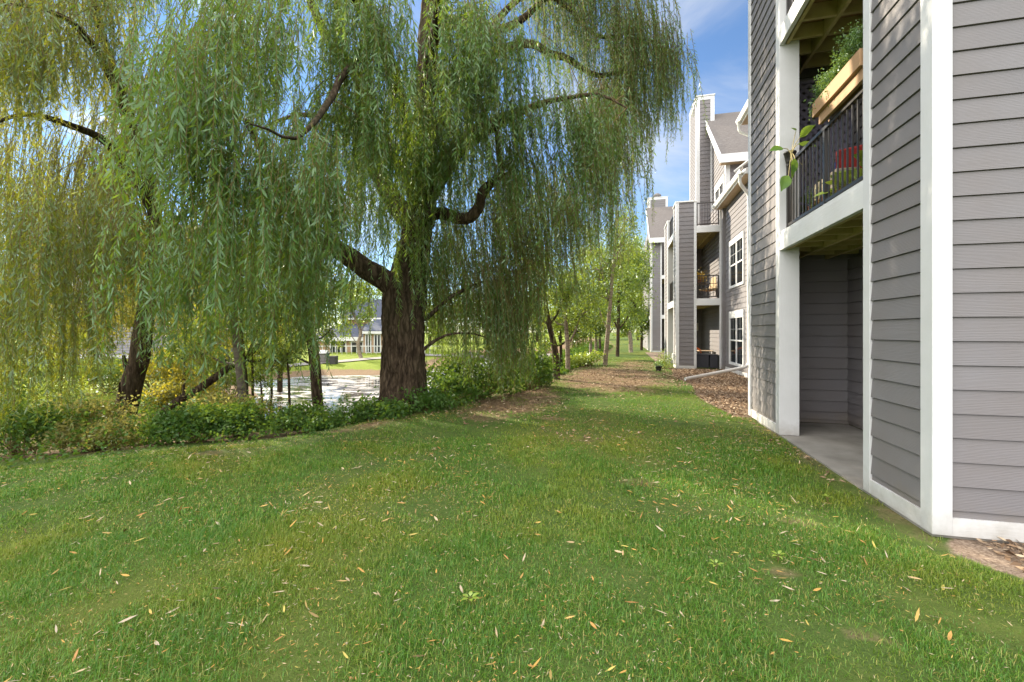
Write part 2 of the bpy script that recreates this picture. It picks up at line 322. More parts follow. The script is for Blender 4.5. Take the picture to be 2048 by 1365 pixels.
def np_part(name, V, faces, mat, parent=None):
    """faces: list of (M,k) index arrays"""
    w = np.array(WL[parent.name]) if parent else np.zeros(3)
    me = bpy.data.meshes.new(name); V = np.asarray(V, np.float32)-w.astype(np.float32)
    me.vertices.add(len(V)); me.vertices.foreach_set('co', V.ravel())
    tot = sum(f.size for f in faces); cnt = sum(len(f) for f in faces)
    me.loops.add(tot); me.polygons.add(cnt)
    me.loops.foreach_set('vertex_index', np.concatenate([f.ravel() for f in faces]).astype(np.int32))
    ks = np.concatenate([np.full(len(f), f.shape[1], np.int32) for f in faces])
    st = np.concatenate([[0], np.cumsum(ks)[:-1]]).astype(np.int32)
    me.polygons.foreach_set('loop_start', st)
    me.update(calc_edges=True); me.validate()
    o = bpy.data.objects.new(name, me); COL.objects.link(o); me.materials.append(MATS[mat])
    if parent: o.parent = parent
    WL[o.name] = Vector(w); return o
def nrmz(a): return a/np.maximum(np.linalg.norm(a, axis=1, keepdims=True), 1e-9)
class Leaves:
    """collects leaf-shaped faces; fine leaves get a fold and a curved tip"""
    def __init__(s): s.V = []; s.F4 = []; s.F3 = []; s.n = 0
    def add(s, base, d, side, L, Wd, fine=False, droop=.12, wide=.45):
        n = len(base); L = L[:, None]; Wd = Wd[:, None]; up = np.cross(side, d); dn = np.array((0, 0, -1.0))
        if not fine:
            V = np.stack([base, base+d*L*wide+side*Wd*.5, base+d*L+dn*L*droop, base+d*L*wide-side*Wd*.5], 1).reshape(-1, 3)
            s.F4.append((np.arange(n)*4)[:, None]+np.arange(4)+s.n); s.V.append(V); s.n += 4*n
        else:
            f = up*Wd*.12
            V = np.stack([base, base+d*L*.28+side*Wd*.42+f, base+d*L*.28-side*Wd*.42+f, base+d*L*.62+side*Wd*.40+f+dn*L*droop*.4,
                          base+d*L*.62-side*Wd*.40+f+dn*L*droop*.4, base+d*L+dn*L*droop], 1).reshape(-1, 3)
            k = (np.arange(n)*6)[:, None]+s.n
            s.F3 += [k+np.array([0, 1, 2]), k+np.array([3, 5, 4])]; s.F4.append(k+np.array([1, 3, 4, 2])); s.V.append(V); s.n += 6*n
    def build(s, name, mat, parent=None):
        fs = []
        if s.F4: fs.append(np.concatenate(s.F4))
        if s.F3: fs.append(np.concatenate(s.F3))
        return np_part(name, np.concatenate(s.V), fs, mat, parent)
def rand_dirs(n, up=0.0):
    d = RNG.normal(size=(n, 3)); d[:, 2] += up; return nrmz(d)
def scatter(lv, c, sig, n, L, up=.2, fine=False, ratio=.5):
    p = np.asarray(c)+RNG.normal(size=(n, 3))*np.asarray(sig); d = rand_dirs(n, up); side = nrmz(np.cross(d, rand_dirs(n)))
    l = L*RNG.uniform(.6, 1.25, n); lv.add(p, d, side, l, l*ratio, fine)
def strands(lv, st, p0, length, out, leaf, spacing, fine=False, amp=.25):
    """hanging willow whips: p0 (n,3), length (n,), out (n,2) outward arc; leaves in lv, stems in st"""
    n = len(p0); cnt = np.maximum((length/spacing).astype(int), 4); idx = np.repeat(np.arange(n), cnt); tot = len(idx)
    start = np.concatenate([[0], np.cumsum(cnt)[:-1]]); j = np.arange(tot)-start[idx]
    t = (j+RNG.uniform(0, 1, tot))/cnt[idx]*length[idx]
    ph = RNG.uniform(0, 6.28, (n, 2)); fr = RNG.uniform(.8, 2.0, (n, 2)); sw = RNG.uniform(.02, .085, (n, 2))
    def pos(i, t):
        arc = amp*(1-np.exp(-t/.35)); x = p0[i, 0]+out[i, 0]*arc+sw[i, 0]*np.sin(fr[i, 0]*t+ph[i, 0])*np.minimum(t, 1.5)
        y = p0[i, 1]+out[i, 1]*arc+sw[i, 1]*np.sin(fr[i, 1]*t+ph[i, 1])*np.minimum(t, 1.5)
        return np.stack([x, y, p0[i, 2]-t+.08*np.exp(-t/.2)], 1)
    b = pos(idx, t); az = RNG.uniform(0, 6.28, tot); a = np.radians(RNG.uniform(12, 62, tot))
    d = np.stack([np.sin(a)*np.cos(az), np.sin(a)*np.sin(az), -np.cos(a)], 1); side = nrmz(np.cross(d, rand_dirs(tot)))
    l = leaf*RNG.uniform(.35, 1.2, tot)*np.repeat(RNG.uniform(.7, 1.15, n), cnt)*np.where(t > length[idx]*.9, .7, 1); lv.add(b, d, side, l, l*RNG.uniform(.13, .2, tot), fine, .06)
    if st is not None:
        for i in range(n):
            m_ = max(int(length[i]/.35), 2); tt = np.linspace(0, length[i], m_+1); q = pos(np.full(m_+1, i), tt)
            st.tube([tuple(x) for x in q], list(np.linspace(.0035, .0015, m_+1)*(1 if fine else 1.6)), 3)
def smooth_path(pts, rad, step=.12):
    pts = [np.asarray(p, float) for p in pts]; out_p, out_r = [], []
    for i in range(len(pts)-1):
        p0, p1, p2, p3 = pts[max(i-1, 0)], pts[i], pts[i+1], pts[min(i+2, len(pts)-1)]
        m_ = max(int(np.linalg.norm(p2-p1)/step), 2)
        for k in range(m_):
            t = k/m_; out_p.append(.5*((2*p1)+(-p0+p2)*t+(2*p0-5*p1+4*p2-p3)*t*t+(-p0+3*p1-3*p2+p3)*t**3)); out_r.append(rad[i]*(1-t)+rad[i+1]*t)
    out_p.append(pts[-1]); out_r.append(rad[-1]); return out_p, out_r
def limb(mb, pts, rad, sides=10, step=.15, rough=.0, wob=.0):
    p, r = smooth_path(pts, rad, step)
    if wob: p = [q+np.array(mnoise.noise_vector(Vector(q*1.7)))*wob*min(1, i/4) for i, q in enumerate(p)]
    k = len(mb.v); mb.tube([tuple(q) for q in p], r, sides)
    if rough:
        nv = len(mb.v)-k
        for i in range(nv):
            v = Vector(mb.v[k+i]); c = Vector(tuple(p[i//sides])); d = (v-c)
            h = mnoise.noise(Vector((v.x*7, v.y*7, v.z*1.1)))*.5+mnoise.noise(Vector((v.x*2.1, v.y*2.1, v.z*.7)))+.35*mnoise.noise(Vector((v.x*17, v.y*17, v.z*3)))
            if sides > 60: h += 1.1*(.45-2*abs(mnoise.noise(Vector((v.x*9+.8*v.z, v.y*9, v.z*1.5)))))+.5*(.4-2*abs(mnoise.noise(Vector((v.x*22-1.6*v.z, v.y*22, v.z*4)))))
            mb.v[k+i] = tuple(c+d*(1+rough*h))

# ------------------------------------------------------------------ terrain
EDGE = [(-80, -12), (-40, -3), (-14, 1.7), (-9, 3.0), (-7.3, 3.6), (-6.3, 4.7), (-4.8, 5.4), (-4.2, 6.4), (-3.4, 8.4), (-2.1, 11.1), (-2.0, 13.5), (-1.1, 26), (-.6, 45), (-2, 80), (-10, 160)]
POND = [cam2w(*q) for q in ((12.6, -3.6), (12.0, -5.5), (12.3, -7.2), (14.5, -8.6), (18, -10.6), (23.5, -14), (26, -12), (26.5, -7), (31, -5.2), (39, -4.5), (50, -3), (53, 3), (53, 8), (45, 6.4), (35, 3.8), (26, 1.2), (20, -.5), (15, -2.3))]
def seg_dist(X, Y, pts, closed=False):
    best = np.full(X.shape, 1e9); sgn = np.ones(X.shape); pr = list(zip(pts, pts[1:]+pts[:1])) if closed else list(zip(pts, pts[1:]))
    for (ax, ay), (bx, by) in pr:
        dx, dy = bx-ax, by-ay; t = np.clip(((X-ax)*dx+(Y-ay)*dy)/(dx*dx+dy*dy), 0, 1); ex, ey = X-(ax+t*dx), Y-(ay+t*dy); d = np.hypot(ex, ey)
        cr = dx*(Y-ay)-dy*(X-ax); m_ = d < best-1e-9; sgn = np.where(m_, np.where(cr >= 0, 1, -1), sgn); best = np.minimum(d, best)
    return best*sgn
def inside(X, Y, poly):
    c = np.zeros(X.shape, bool); n = len(poly)
    for i in range(n):
        (ax, ay), (bx, by) = poly[i], poly[(i+1) % n]
        c ^= ((ay > Y) != (by > Y)) & (X < (bx-ax)*(Y-ay)/((by-ay) if abs(by-ay) > 1e-9 else 1e-9)+ax)
    return c
def sst(a, b, x): t = np.clip((x-a)/(b-a), 0, 1); return t*t*(3-2*t)
def bank(X, Y): return seg_dist(X, Y, EDGE)
def pond_sd(X, Y): d = np.abs(seg_dist(X, Y, POND, True)); return np.where(inside(X, Y, POND), -d, d)
WATER_Z = -2.62
def height(X, Y):
    X = np.asarray(X, float); Y = np.asarray(Y, float); s = bank(X, Y); pd = pond_sd(X, Y); zc = -SY*X+CY*Y
    far = -2.22+.34*sst(26, 42, zc)-.38*(1-sst(0, 3.5, pd)); far = np.where(pd < 0, -2.62-.7*sst(0, 1.5, -pd), far)
    k = sst(-.4, 4.2, s); h = -1.525*(1-k)+far*k
    dip = .22*sst(2.0, 9, -X)*sst(-8, 2, Y)*(1-k)                      # the lawn tilts a little to the left
    roll = .018*np.sin(X*1.3+.5*Y)*np.sin(Y*1.1-.7*X)*(X < 1.6)
    return h-dip+roll
def hz(x, y): return float(height(np.array([x]), np.array([y]))[0])
def soil_mask(X, Y):
    e = ((X+.2)/2.3)**2+((Y-15.2)/5.2)**2; m_ = np.clip(1.25-e, 0, 1)*.58
    e2 = ((X-.9)/1.6)**2+((Y-21)/3.4)**2; m_ = np.maximum(m_, np.clip(1.2-e2, 0, 1)*.46)
    s = bank(X, Y); m_ = np.maximum(m_, (1-sst(0, .9, np.abs(s)))*.42*(Y > 6))
    m_ = np.maximum(m_, .60*sst(.4, 1.6, s)*(1-sst(6, 9, s)))
    e3 = ((X+2.3)/1.3)**2+((Y-9.6)/3.2)**2; m_ = np.maximum(m_, np.clip(1.2-e3, 0, 1)*.56)
    for (a, b, r) in ((1.0, 3.1, .28), (1.4, 3.95, .3), (.15, 4.6, .35), (-5.3, 4.65, .5), (1.2, 2.55, .25), (-.5, 6.2, .5), (-1.2, 7.6, .6)):
        m_ = np.maximum(m_, np.clip(1-((X-a)/r)**2-((Y-b)/(r*.7))**2, 0, 1)*.5)
    m_ = np.maximum(m_, (1-sst(0, .30, np.abs(X-2.2)))*.40*(Y > 3.5)*(Y < 8.7))
    pd = pond_sd(X, Y); m_ = np.maximum(m_, (1-sst(.3, 2.2, np.abs(pd-.4)))*.9*(s > 3))
    return m_
def mulch_mask(X, Y):
    a = sst(1.75, 2.05, X+.25*np.sin(Y*1.3)*.4)*sst(8.3, 8.75, Y)*(1-sst(18.9, 19.3, Y))*(X < 6)
    b = sst(2.15, 2.5, X+.10*np.sin(Y*9))*(Y < 3.95)*sst(1.2, 2.0, Y)
    c = sst(1.6, 2.0, X)*sst(23.5, 24, Y)*(Y < 34)
    return np.maximum(np.maximum(a, b), c)
def axis(lo, hi, fine, grow):
    p = [0.0]
    st = fine
    while p[-1] < hi: p.append(p[-1]+st); st = fine if p[-1] < 9 else st*grow
    q = [0.0]; st = fine
    while q[-1] > lo: q.append(q[-1]-st); st = fine if q[-1] > -9 else st*grow
    return np.array(sorted(set(p+q)))
gx = axis(-700, 700, .14, 1.045); gy = axis(-60, 1200, .14, 1.03)
GX, GY = np.meshgrid(gx, gy, indexing='ij'); GZ = height(GX, GY)
nx, ny = GX.shape; ii = np.arange(nx*ny).reshape(nx, ny)
ground = np_part('ground', np.stack([GX, GY, GZ], -1).reshape(-1, 3), [np.stack([ii[:-1, :-1], ii[1:, :-1], ii[1:, 1:], ii[:-1, 1:]], -1).reshape(-1, 4)], 'ground')
ground['kind'] = 'structure'; ground.data.polygons.foreach_set('use_smooth', [True]*len(ground.data.polygons))
for nm, arr in (('soil', soil_mask(GX, GY)), ('mulch', mulch_mask(GX, GY)), ('meadow', sst(4.5, 8, bank(GX, GY)))):
    at_ = ground.data.attributes.new(nm, 'FLOAT', 'POINT'); at_.data.foreach_set('value', arr.ravel().astype(np.float32))
pm = MB(); cx_ = np.mean([q[0] for q in POND]); cyy_ = np.mean([q[1] for q in POND])
pm.quad(*[(x+(x-cx_)*.02, y+(y-cyy_)*.02, WATER_Z) for x, y in POND])
pond = part('pond', pm, 'pond_water'); pond['kind'] = 'structure'
pw = MB(); pts = [cam2w(*q) for q in ((17.5, -27), (19.5, -20), (22.8, -17.2), (27.5, -15), (32, -11.5), (36, -8.5), (42, -4), (56, -1))]
pp, _ = smooth_path([np.array((x, y, 0)) for x, y in pts], [0]*len(pts), .5)
for a, b in zip(pp, pp[1:]):
    d = (b-a)/np.linalg.norm(b-a); n_ = np.array((-d[1], d[0], 0))*.65
    q4 = [a+n_, a-n_, b-n_, b+n_]; pw.quad(*[(q[0], q[1], hz(q[0], q[1])+.06) for q in q4])
path = part('path', pw, 'concrete'); path['kind'] = 'structure'

# ------------------------------------------------------------------ the apartment building
F = 2.275; BW = 4.09
B = empty('apartment_building', (F, 3.91, -1.5), 'long taupe lap-siding apartment building with white corner boards, balconies and a chimney', 'building')
def wall(mb, mat='siding'): return part('wall', mb, mat, B)
def railing(pa, pb, z0, z1, mid=None, parent=None):
    mb = MB(); a = np.array(pa, float); b = np.array(pb, float); d = b-a; Ln = np.linalg.norm(d); d /= Ln; h = np.array((-d[1], d[0]))
    def bx(c0, c1, w, zz0, zz1):
        p = [c0+h*w, c1+h*w, c1-h*w, c0-h*w]; k = len(mb.v)
        mb.v += [(q[0], q[1], zz0) for q in p]+[(q[0], q[1], zz1) for q in p]
        mb.f += [tuple(k+i for i in q) for q in ((3, 2, 1, 0), (4, 5, 6, 7), (0, 1, 5, 4), (1, 2, 6, 5), (2, 3, 7, 6), (3, 0, 4, 7))]
    bx(a, b, .026, z1-.04, z1); bx(a, b, .018, z0, z0+.035)
    for t in [0, Ln-.045]+([mid] if mid else []): bx(a+d*t, a+d*(t+.045), .0225, z0-.06, z1-.042)
    n = int(Ln/.105)
    for i in range(1, n):
        t = Ln*i/n; bx(a+d*(t-.0075), a+d*(t+.0075), .0075, z0+.037, z1-.042)
    return part('railing', mb, 'rail_metal', parent or B)
def block(Y0, dz, ztop, bx, end_beam_open=True, top_rail=True):
    Y1 = Y0+4.73; oa, ob = Y0+.93, Y0+3.18; zb = -1.5+dz*.3
    ex = F+.67                                                   # end-wall siding ends here, then a white post and an opening
    L2a, L2b, L3a, L3b = 1.18+dz, 1.46+dz, 4.16+dz, 4.44+dz
    m_ = MB(); m_.siding((F, Y0+.105), (F, oa-.115), zb+.12, ztop, (-1, 0)); m_.box(F+.02, F+.2, Y0+.02, oa-.05, zb, ztop-.01); wall(m_)
    m_ = MB(); m_.siding((F, ob+.15), (F, Y1-.09), zb+.12, ztop, (-1, 0)); m_.box(F+.02, F+.2, ob+.05, Y1-.02, zb, ztop-.01); wall(m_)
    m_ = MB(); m_.siding((F+.095, Y0), (ex, Y0), zb+.12, ztop, (0, -1)); m_.box(F+.03, ex+.02, Y0+.022, Y0+.19, zb, ztop-.012); wall(m_)
    m_ = MB(); m_.siding((bx, Y0+.2), (bx, Y1-.45), zb+.06, ztop, (-1, 0), t=.020); m_.box(bx+.01, bx+.16, Y0-.3, Y1-.02, zb, ztop-.02); wall(m_)     # recess back
    m_ = MB(); m_.siding((F+.2, Y1-.45), (bx, Y1-.45), zb+.06, ztop, (0, -1), t=.020); m_.box(F+.21, BW, Y1-.44, Y1-.03, zb, ztop-.03); wall(m_)          # recess far end
    # corner boards, posts and skirt boards
    for (x0, x1, y0, y1) in ((F-.030, F+.095, Y0-.030, Y0+.105), (F-.028, F+.10, Y1-.09, Y1+.03)):
        c_ = MB(); c_.box(x0, x1, y0, y1, zb, ztop); part('corner_board', c_, 'trim', B, bevel=.004)
    for (x0, x1, y0, y1) in ((F-.026, F+.235, oa-.115, oa), (F-.026, F+.235, ob, ob+.15), (ex, ex+.1, Y0-.024, Y0+.235)):
        c_ = MB(); c_.box(x0, x1, y0, y1, zb-.0, ztop if not top_rail else ztop); part('column', c_, 'trim', B, bevel=.004)
    c_ = MB(); c_.box(bx-.05, bx+.02, Y0-.02, Y0+.06, zb, ztop-.1); part('column', c_, 'trim', B)
    for bb in ((F-.024, F+.02, Y0+.105, oa-.115), (F-.024, F+.02, ob+.15, Y1-.09), (F+.095, ex, Y0-.024, Y0+.02)):
        c_ = MB(); c_.box(*bb, zb, zb+.13); part('skirt_board', c_, 'trim_h', B)
    # beams over the openings, both sides
    for za, zc_ in ((L2a, L2b), (L3a, L3b)):
        c_ = MB(); c_.box(F-.022, F+.035, oa, ob, za, zc_-.05); c_.box(F-.005, F+.2, oa, ob, zc_-.048, zc_); part('beam', c_, 'trim_h', B, bevel=.003)
        c_ = MB(); c_.box(ex+.1, bx-.05, Y0-.02, Y0+.035, za, zc_-.05); c_.box(ex+.1, bx-.05, Y0-.004, Y0+.2, zc_-.048, zc_); part('beam', c_, 'trim_h', B, bevel=.003)
        d_ = MB(); d_.box(F+.2, bx-.002, Y0+.2, Y1-.452, zc_-.045, zc_-.005); bal = part('balcony_floor', d_, 'deck_wood', B)
        j_ = MB()
        for x in (F+.06, F+.235+.28, bx-.34): j_.box(x, x+.045, Y0+.21, Y1-.46, za+.01, zc_-.047)
        xs_ = [F+.107, F+.515, bx-.34]
        for (xa, xb) in ((F+.107, F+.513), (F+.562, bx-.342), (bx-.293, bx-.004)):
            n_ = int((Y1-.5-Y0-.3)/.40)
            for i in range(n_+1): y = Y0+.32+i*.40; j_.box(xa, xb, y, y+.042, za+.035, zc_-.047)
        part('joist', j_, 'joist_wood', bal)
    # railings
    for zc_, rr in ((L2b, True), (L3b, top_rail)):
        if rr:
            railing((F+.085, oa+.01), (F+.085, ob-.01), zc_+.06, zc_+.96, 1.02)
            railing((ex+.11, Y0+.085), (bx-.06, Y0+.085), zc_+.06, zc_+.96)
    s_ = MB(); s_.box(F-.015, bx-.005, Y0+.0, Y1-.455, zb-.08, zb-.004); part('patio_slab', s_, 'concrete', B)
    for bb in ((F+.02, F+.19, Y0+.02, oa-.1), (F+.02, F+.19, ob+.02, Y1-.03), (F+.2, ex, Y0+.02, Y0+.19)):
        s_ = MB(); s_.box(*bb, zb-.2, zb-.001); part('foundation', s_, 'brick_tan', B)
    if ztop < 6.5:
        for bb in ((F-.05, F+.24, Y0-.05, oa+.02), (F-.05, F+.24, ob-.02, Y1+.04), (F+.241, ex+.12, Y0-.05, Y0+.22)):
            c_ = MB(); c_.box(*bb, ztop, ztop+.05); part('parapet_cap', c_, 'gutter_white', B)
block(3.91, 0, 8.6, 3.60)
block(19.15, -.1, 5.33, 3.97)
block(34.40, -.2, 6.75, 3.97, top_rail=True)
# set-back wall with windows between the first two blocks
m_ = MB(); m_.siding((BW, 8.3), (BW, 19.1), -1.4, 4.98, (-1, 0)); m_.siding((BW, 8.3), (BW, 15.25), 4.98, 6.72, (-1, 0))
m_.box(BW+.02, BW+.2, 8.3, 19.2, -1.6, 4.97); m_.box(BW+.03, BW+.2, 8.3, 15.25, 4.97, 6.71); wall(m_)
c_ = MB(); c_.box(BW-.024, BW+.01, 8.7, 19.1, -1.52, -1.38); part('skirt_board', c_, 'trim_h', B)
def window(xw, y0, y1, z0, z1, head=.2):
    """double-hung pair on a wall facing -X"""
    f_ = MB(); t = .09
    f_.box(xw-.035, xw+.02, y0, y1, z1-head, z1); f_.box(xw-.035, xw+.02, y0, y1, z0, z0+t); f_.box(xw-.033, xw+.02, y0, y0+t, z0+t, z1-head); f_.box(xw-.033, xw+.02, y1-t, y1, z0+t, z1-head)
    w_ = part('window', f_, 'trim', B); ym = (y0+y1)/2; zm = (z0+t+z1-head)/2
    s_ = MB(); s_.box(xw-.022, xw+.015, ym-.032, ym+.032, z0+t, z1-head)
    for (a, b) in ((y0+t, ym-.045), (ym+.045, y1-t)):
        s_.box(xw-.012, xw+.012, a, b, zm-.025, zm+.025); s_.box(xw-.012, xw+.012, a, a+.022, z0+t, zm-.025); s_.box(xw-.012, xw+.012, b-.03, b, z0+t, zm-.025)
        s_.box(xw-.010, xw+.012, a, a+.03, zm+.025, z1-head); s_.box(xw-.010, xw+.012, b-.03, b, zm+.025, z1-head)
        s_.box(xw-.003, xw+.010, (a+b)/2-.005, (a+b)/2+.005, zm+.025, z1-head-.001); s_.box(xw-.003, xw+.010, a+.03, (a+b)/2-.008, (zm+z1-head)/2, (zm+z1-head)/2+.010)
        s_.box(xw-.003, xw+.010, (a+b)/2+.008, b-.03, (zm+z1-head)/2, (zm+z1-head)/2+.010)
    part('sash', s_, 'trim', w_)
    for (a, b) in ((y0+t, ym-.045), (ym+.045, y1-t)):
        g_ = MB(); g_.box(xw-.0185+.018, xw+.008, a+.03, b-.03, z0+t, z1-head); part('pane', g_, 'glass_dark', w_)
window(BW-.02, 16.15, 18.15, 1.62, 3.42); window(BW-.02, 16.15, 18.15, -1.22, .76, .26)
window(BW-.02, 10.4, 12.4, 1.62, 3.42)
# eaves of the set-back part: a low one by the second block, a higher one beyond
def eave(y0, y1, ze, xe=3.74, run=3.0, slope=.6):
    r_ = MB(); r_.prism([(xe-.02, ze+.02), (xe-.02, ze+.09), (xe+run, ze+.09+run*slope), (xe+run, ze-.02+run*slope)], 'y', y0, y1); part('roof', r_, 'shingle', B)
    s_ = MB(); s_.box(xe+.03, BW-.0, y0+.02, y1-.02, ze-.14, ze-.12); part('soffit', s_, 'soffit_wood', B)
    g_ = MB(); g_.box(xe+.0, xe+.03, y0, y1, ze-.16, ze+.015); f_ = part('fascia', g_, 'trim_h', B)
    g_ = MB(); g_.prism([(xe-.002, ze-.11), (xe-.075, ze-.11), (xe-.125, ze-.02), (xe-.125, ze+.012), (xe-.115, ze+.012), (xe-.105, ze-.02), (xe-.068, ze-.095), (xe-.002, ze-.095)], 'y', y0-.02, y1+.02); part('gutter', g_, 'gutter_white', B)
eave(14.9, 19.08, 5.06); eave(8.4, 15.35, 6.76)
r_ = MB(); r_.prism([(3.76, 4.90), (3.76, 5.06), (BW+1.2, 5.06+.7), (BW+1.2, 4.90)], 'y', 14.80, 14.88); part('rake_board', r_, 'trim_h', B)
d_ = MB(); d_.tube([(3.66, 15.15, 6.66), (3.66, 15.15, 6.42), (3.70, 15.15, 6.33), (3.98, 15.15, 6.18), (4.02, 15.15, 6.08), (4.02, 15.15, 5.52), (3.96, 15.2, 5.42), (3.62, 15.5, 5.2)], [.045]*8, 8); part('downspout', d_, 'gutter_white', B, True)
d_ = MB(); d_.tube([(3.66, 15.02, 4.96), (3.66, 15.02, 4.72), (3.70, 15.05, 4.63), (3.97, 15.38, 4.45), (4.01, 15.4, 4.34), (4.01, 15.4, 1.5), (4.01, 15.4, -.98), (3.97, 15.38, -1.09), (3.85, 15.3, -1.14), (1.93, 14.2, -1.44)], [.05]*10, 8)
part('downspout', d_, 'gutter_white', B, True)
# third-floor unit behind the second block: gable-end wall, front wall, roof, terrace door
ry0, rz0, rsl = 18.45, 6.80, .90
m_ = MB(); m_.siding((BW, 18.80), (BW, 24.0), 4.3, 10.6, (-1, 0), rng=lambda z: (max(0.0, min(.99, ((z-6.8)/rsl+ry0-18.80)/5.2)), 1)); wall(m_)
m_ = MB(); m_.siding((BW, 18.80), (9, 18.80), 5.0, 6.95, (0, -1)); m_.box(BW+.02, 9, 18.82, 24, 4.2, 7.0); wall(m_)
c_ = MB(); c_.box(BW-.03, BW+.13, 18.77, 18.92, 5.1, 6.85); part('corner_board', c_, 'trim', B)
r_ = MB(); r_.prism([(ry0, rz0), (ry0, rz0+.10), (22.1, rz0+.10+(22.1-ry0)*rsl), (22.1, rz0+(22.1-ry0)*rsl)], 'x', 3.84, 10); part('roof', r_, 'shingle', B)
c_ = MB(); c_.prism([(ry0+.02, rz0-.16), (ry0, rz0+.0), (ry0, rz0+.115), (22.05, rz0+.115+(22.05-ry0)*rsl), (22.05, rz0-.10+(22.05-ry0)*rsl), (ry0+.1, rz0-.16)], 'x', 3.79, 3.838); part('rake_board', c_, 'trim_h', B)
c_ = MB(); c_.box(3.79, 10, ry0-.035, ry0-.004, rz0-.22, rz0+.11); part('fascia', c_, 'trim_h', B)
s_ = MB(); s_.box(3.842, 10, ry0, 18.79, rz0-.2, rz0-.18); part('soffit', s_, 'soffit_wood', B)
window(BW-.02, 19.05, 20.75, 4.40, 6.35, .3)
def chimney(x0, x1, y0, y1, z0, z1, vent=False):
    m_ = MB(); m_.siding((x0+.14, y0), (x1-.14, y0), z0, z1-.16, (0, -1)); m_.siding((x0, y0+.14), (x0, y1-.1), z0, z1-.16, (-1, 0)); m_.box(x0+.02, x1-.02, y0+.02, y1, z0, z1-.02)
    c = part('chimney', m_, 'siding', B); t_ = MB()
    for (a, b, cc, d) in ((x0-.03, x0+.14, y0-.03, y0+.14), (x1-.14, x1+.03, y0-.03, y0+.14), (x0-.03, x0+.1, y1-.1, y1+.02)): t_.box(a, b, cc, d, z0, z1)
    t_.box(x0+.14, x1-.14, y0-.028, y0+.02, z1-.17, z1-.001); t_.box(x0-.028, x0+.02, y0+.14, y1-.1, z1-.17, z1-.001)
    t_.box(x0-.06, x1+.06, y0-.06, y1+.04, z1, z1+.05); part('chimney_trim', t_, 'trim', c)
    if vent:
        v_ = MB(); xm, ym = (x0+x1)/2, (y0+y1)/2; v_.lathe((xm, ym, z1+.05), [(.16, 0), (.16, .25), (.18, .27), (.34, .30), (.34, .38), (.16, .52), (.05, .55)], 14); part('vent_cap', v_, 'rock', c)
chimney(3.42, 4.15, 21.5, 23.3, 4.35, 10.78)
# roof and chimney of the third block
r_ = MB(); r_.prism([(34.0, 6.85), (34.0, 6.97), (38.3, 6.97+4.3*.8), (38.3, 6.85+4.3*.8)], 'x', F-.12, 9); part('roof', r_, 'shingle', B)
c_ = MB(); c_.box(F-.14, 9, 33.96, 33.995, 6.62, 6.98); part('fascia', c_, 'trim_h', B)
c_ = MB(); c_.prism([(34.0, 6.62), (34.0, 6.98), (38.3, 6.98+3.44), (38.3, 6.62+3.44)], 'x', F-.16, F-.122); part('rake_board', c_, 'trim_h', B)
m_ = MB(); m_.siding((F, 39.2), (F, 52), -1.6, 8, (-1, 0)); m_.box(F+.05, 9, 39.2, 52, -1.7, 8.5); wall(m_)
chimney(2.36, 3.86, 38.6, 40.2, 8.6, 11.3, True)
u_ = MB(); u_.box(F-.12, F-.03, 19.45, 19.72, -1.18, -.92); u_.box(F-.125, F-.119, 19.48, 19.69, -1.15, -.95); part('outlet_box', u_, 'gutter_white', B)
# ------------------------------------------------------------------ things on the balconies and patios
def pot(root, c, r, h, mat):
    p_ = MB(); p_.lathe(c, [(r*.7, 0), (r*.72, .01), (r, h*.85), (r*1.08, h*.86), (r*1.08, h), (r*.95, h), (r*.93, h*.9)], 18); return part('pot', p_, mat, root, True)
o = empty('planter_box', (2.33, 5.43, 2.42), 'honey-coloured cedar planter box fixed along the top of the black balcony railing', 'planter')
b_ = MB(); b_.box(2.235, 2.26, 4.87, 5.93, 2.56, 2.725); b_.box(2.42, 2.445, 4.87, 5.93, 2.56, 2.725); b_.box(2.26, 2.42, 5.905, 5.93, 2.56, 2.725); b_.box(2.26, 2.42, 4.87, 4.895, 2.56, 2.725); b_.box(2.26, 2.42, 4.895, 5.905, 2.56, 2.58); part('box', b_, 'cedar', o, bevel=.003)
b_ = MB(); b_.box(2.275, 2.315, 4.87, 5.86, 2.44, 2.558); b_.box(2.372, 2.41, 4.87, 5.86, 2.44, 2.558); part('support_rail', b_, 'cedar', o, bevel=.003)
o = empty('herb_plant', (2.34, 5.45, 2.72), 'feathery fine-leaved green plants growing out of the cedar planter box', 'plant')
lv = Leaves()
for i in range(330):
    t = random.random(); y = 4.92+.96*t; hh = .29*(1-.45*max(0, (t-.55)/.45))*(.75+.35*math.sin(t*9))
    a = random.uniform(0, 6.28); lean = random.uniform(0, .55); tip = np.array((2.34+math.cos(a)*lean*hh-.07, y+math.sin(a)*lean*hh, 2.72+hh*random.uniform(.5, 1.1)))
    base = np.array((2.34+random.uniform(-.06, .06), y, 2.7)); ts = np.linspace(.25, 1, 26)[:, None]; c_ = base+(tip-base)*ts+RNG.normal(size=(26, 3))*.012
    d = rand_dirs(26, .4); lv.add(c_, d, nrmz(np.cross(d, rand_dirs(26))), RNG.uniform(.018, .038, 26), RNG.uniform(.008, .014, 26))
for i in range(14):
    y = random.choice((5.84, 5.88, 5.5)); scatter(lv, (2.25, y+random.uniform(0, .1), 2.74-random.uniform(0, .12)), (.03, .03, .04), 14, .035, -.2)
lv.build('foliage', 'herb_leaf', o)
st = MB()
for i in range(40):
    y = random.uniform(4.95, 5.86); st.bar((2.34, y, 2.6), (2.34+random.uniform(-.08, .08), y+random.uniform(-.05, .05), 2.72+random.uniform(.1, .25)), .0015, 3)
part('stem', st, 'twig', o)
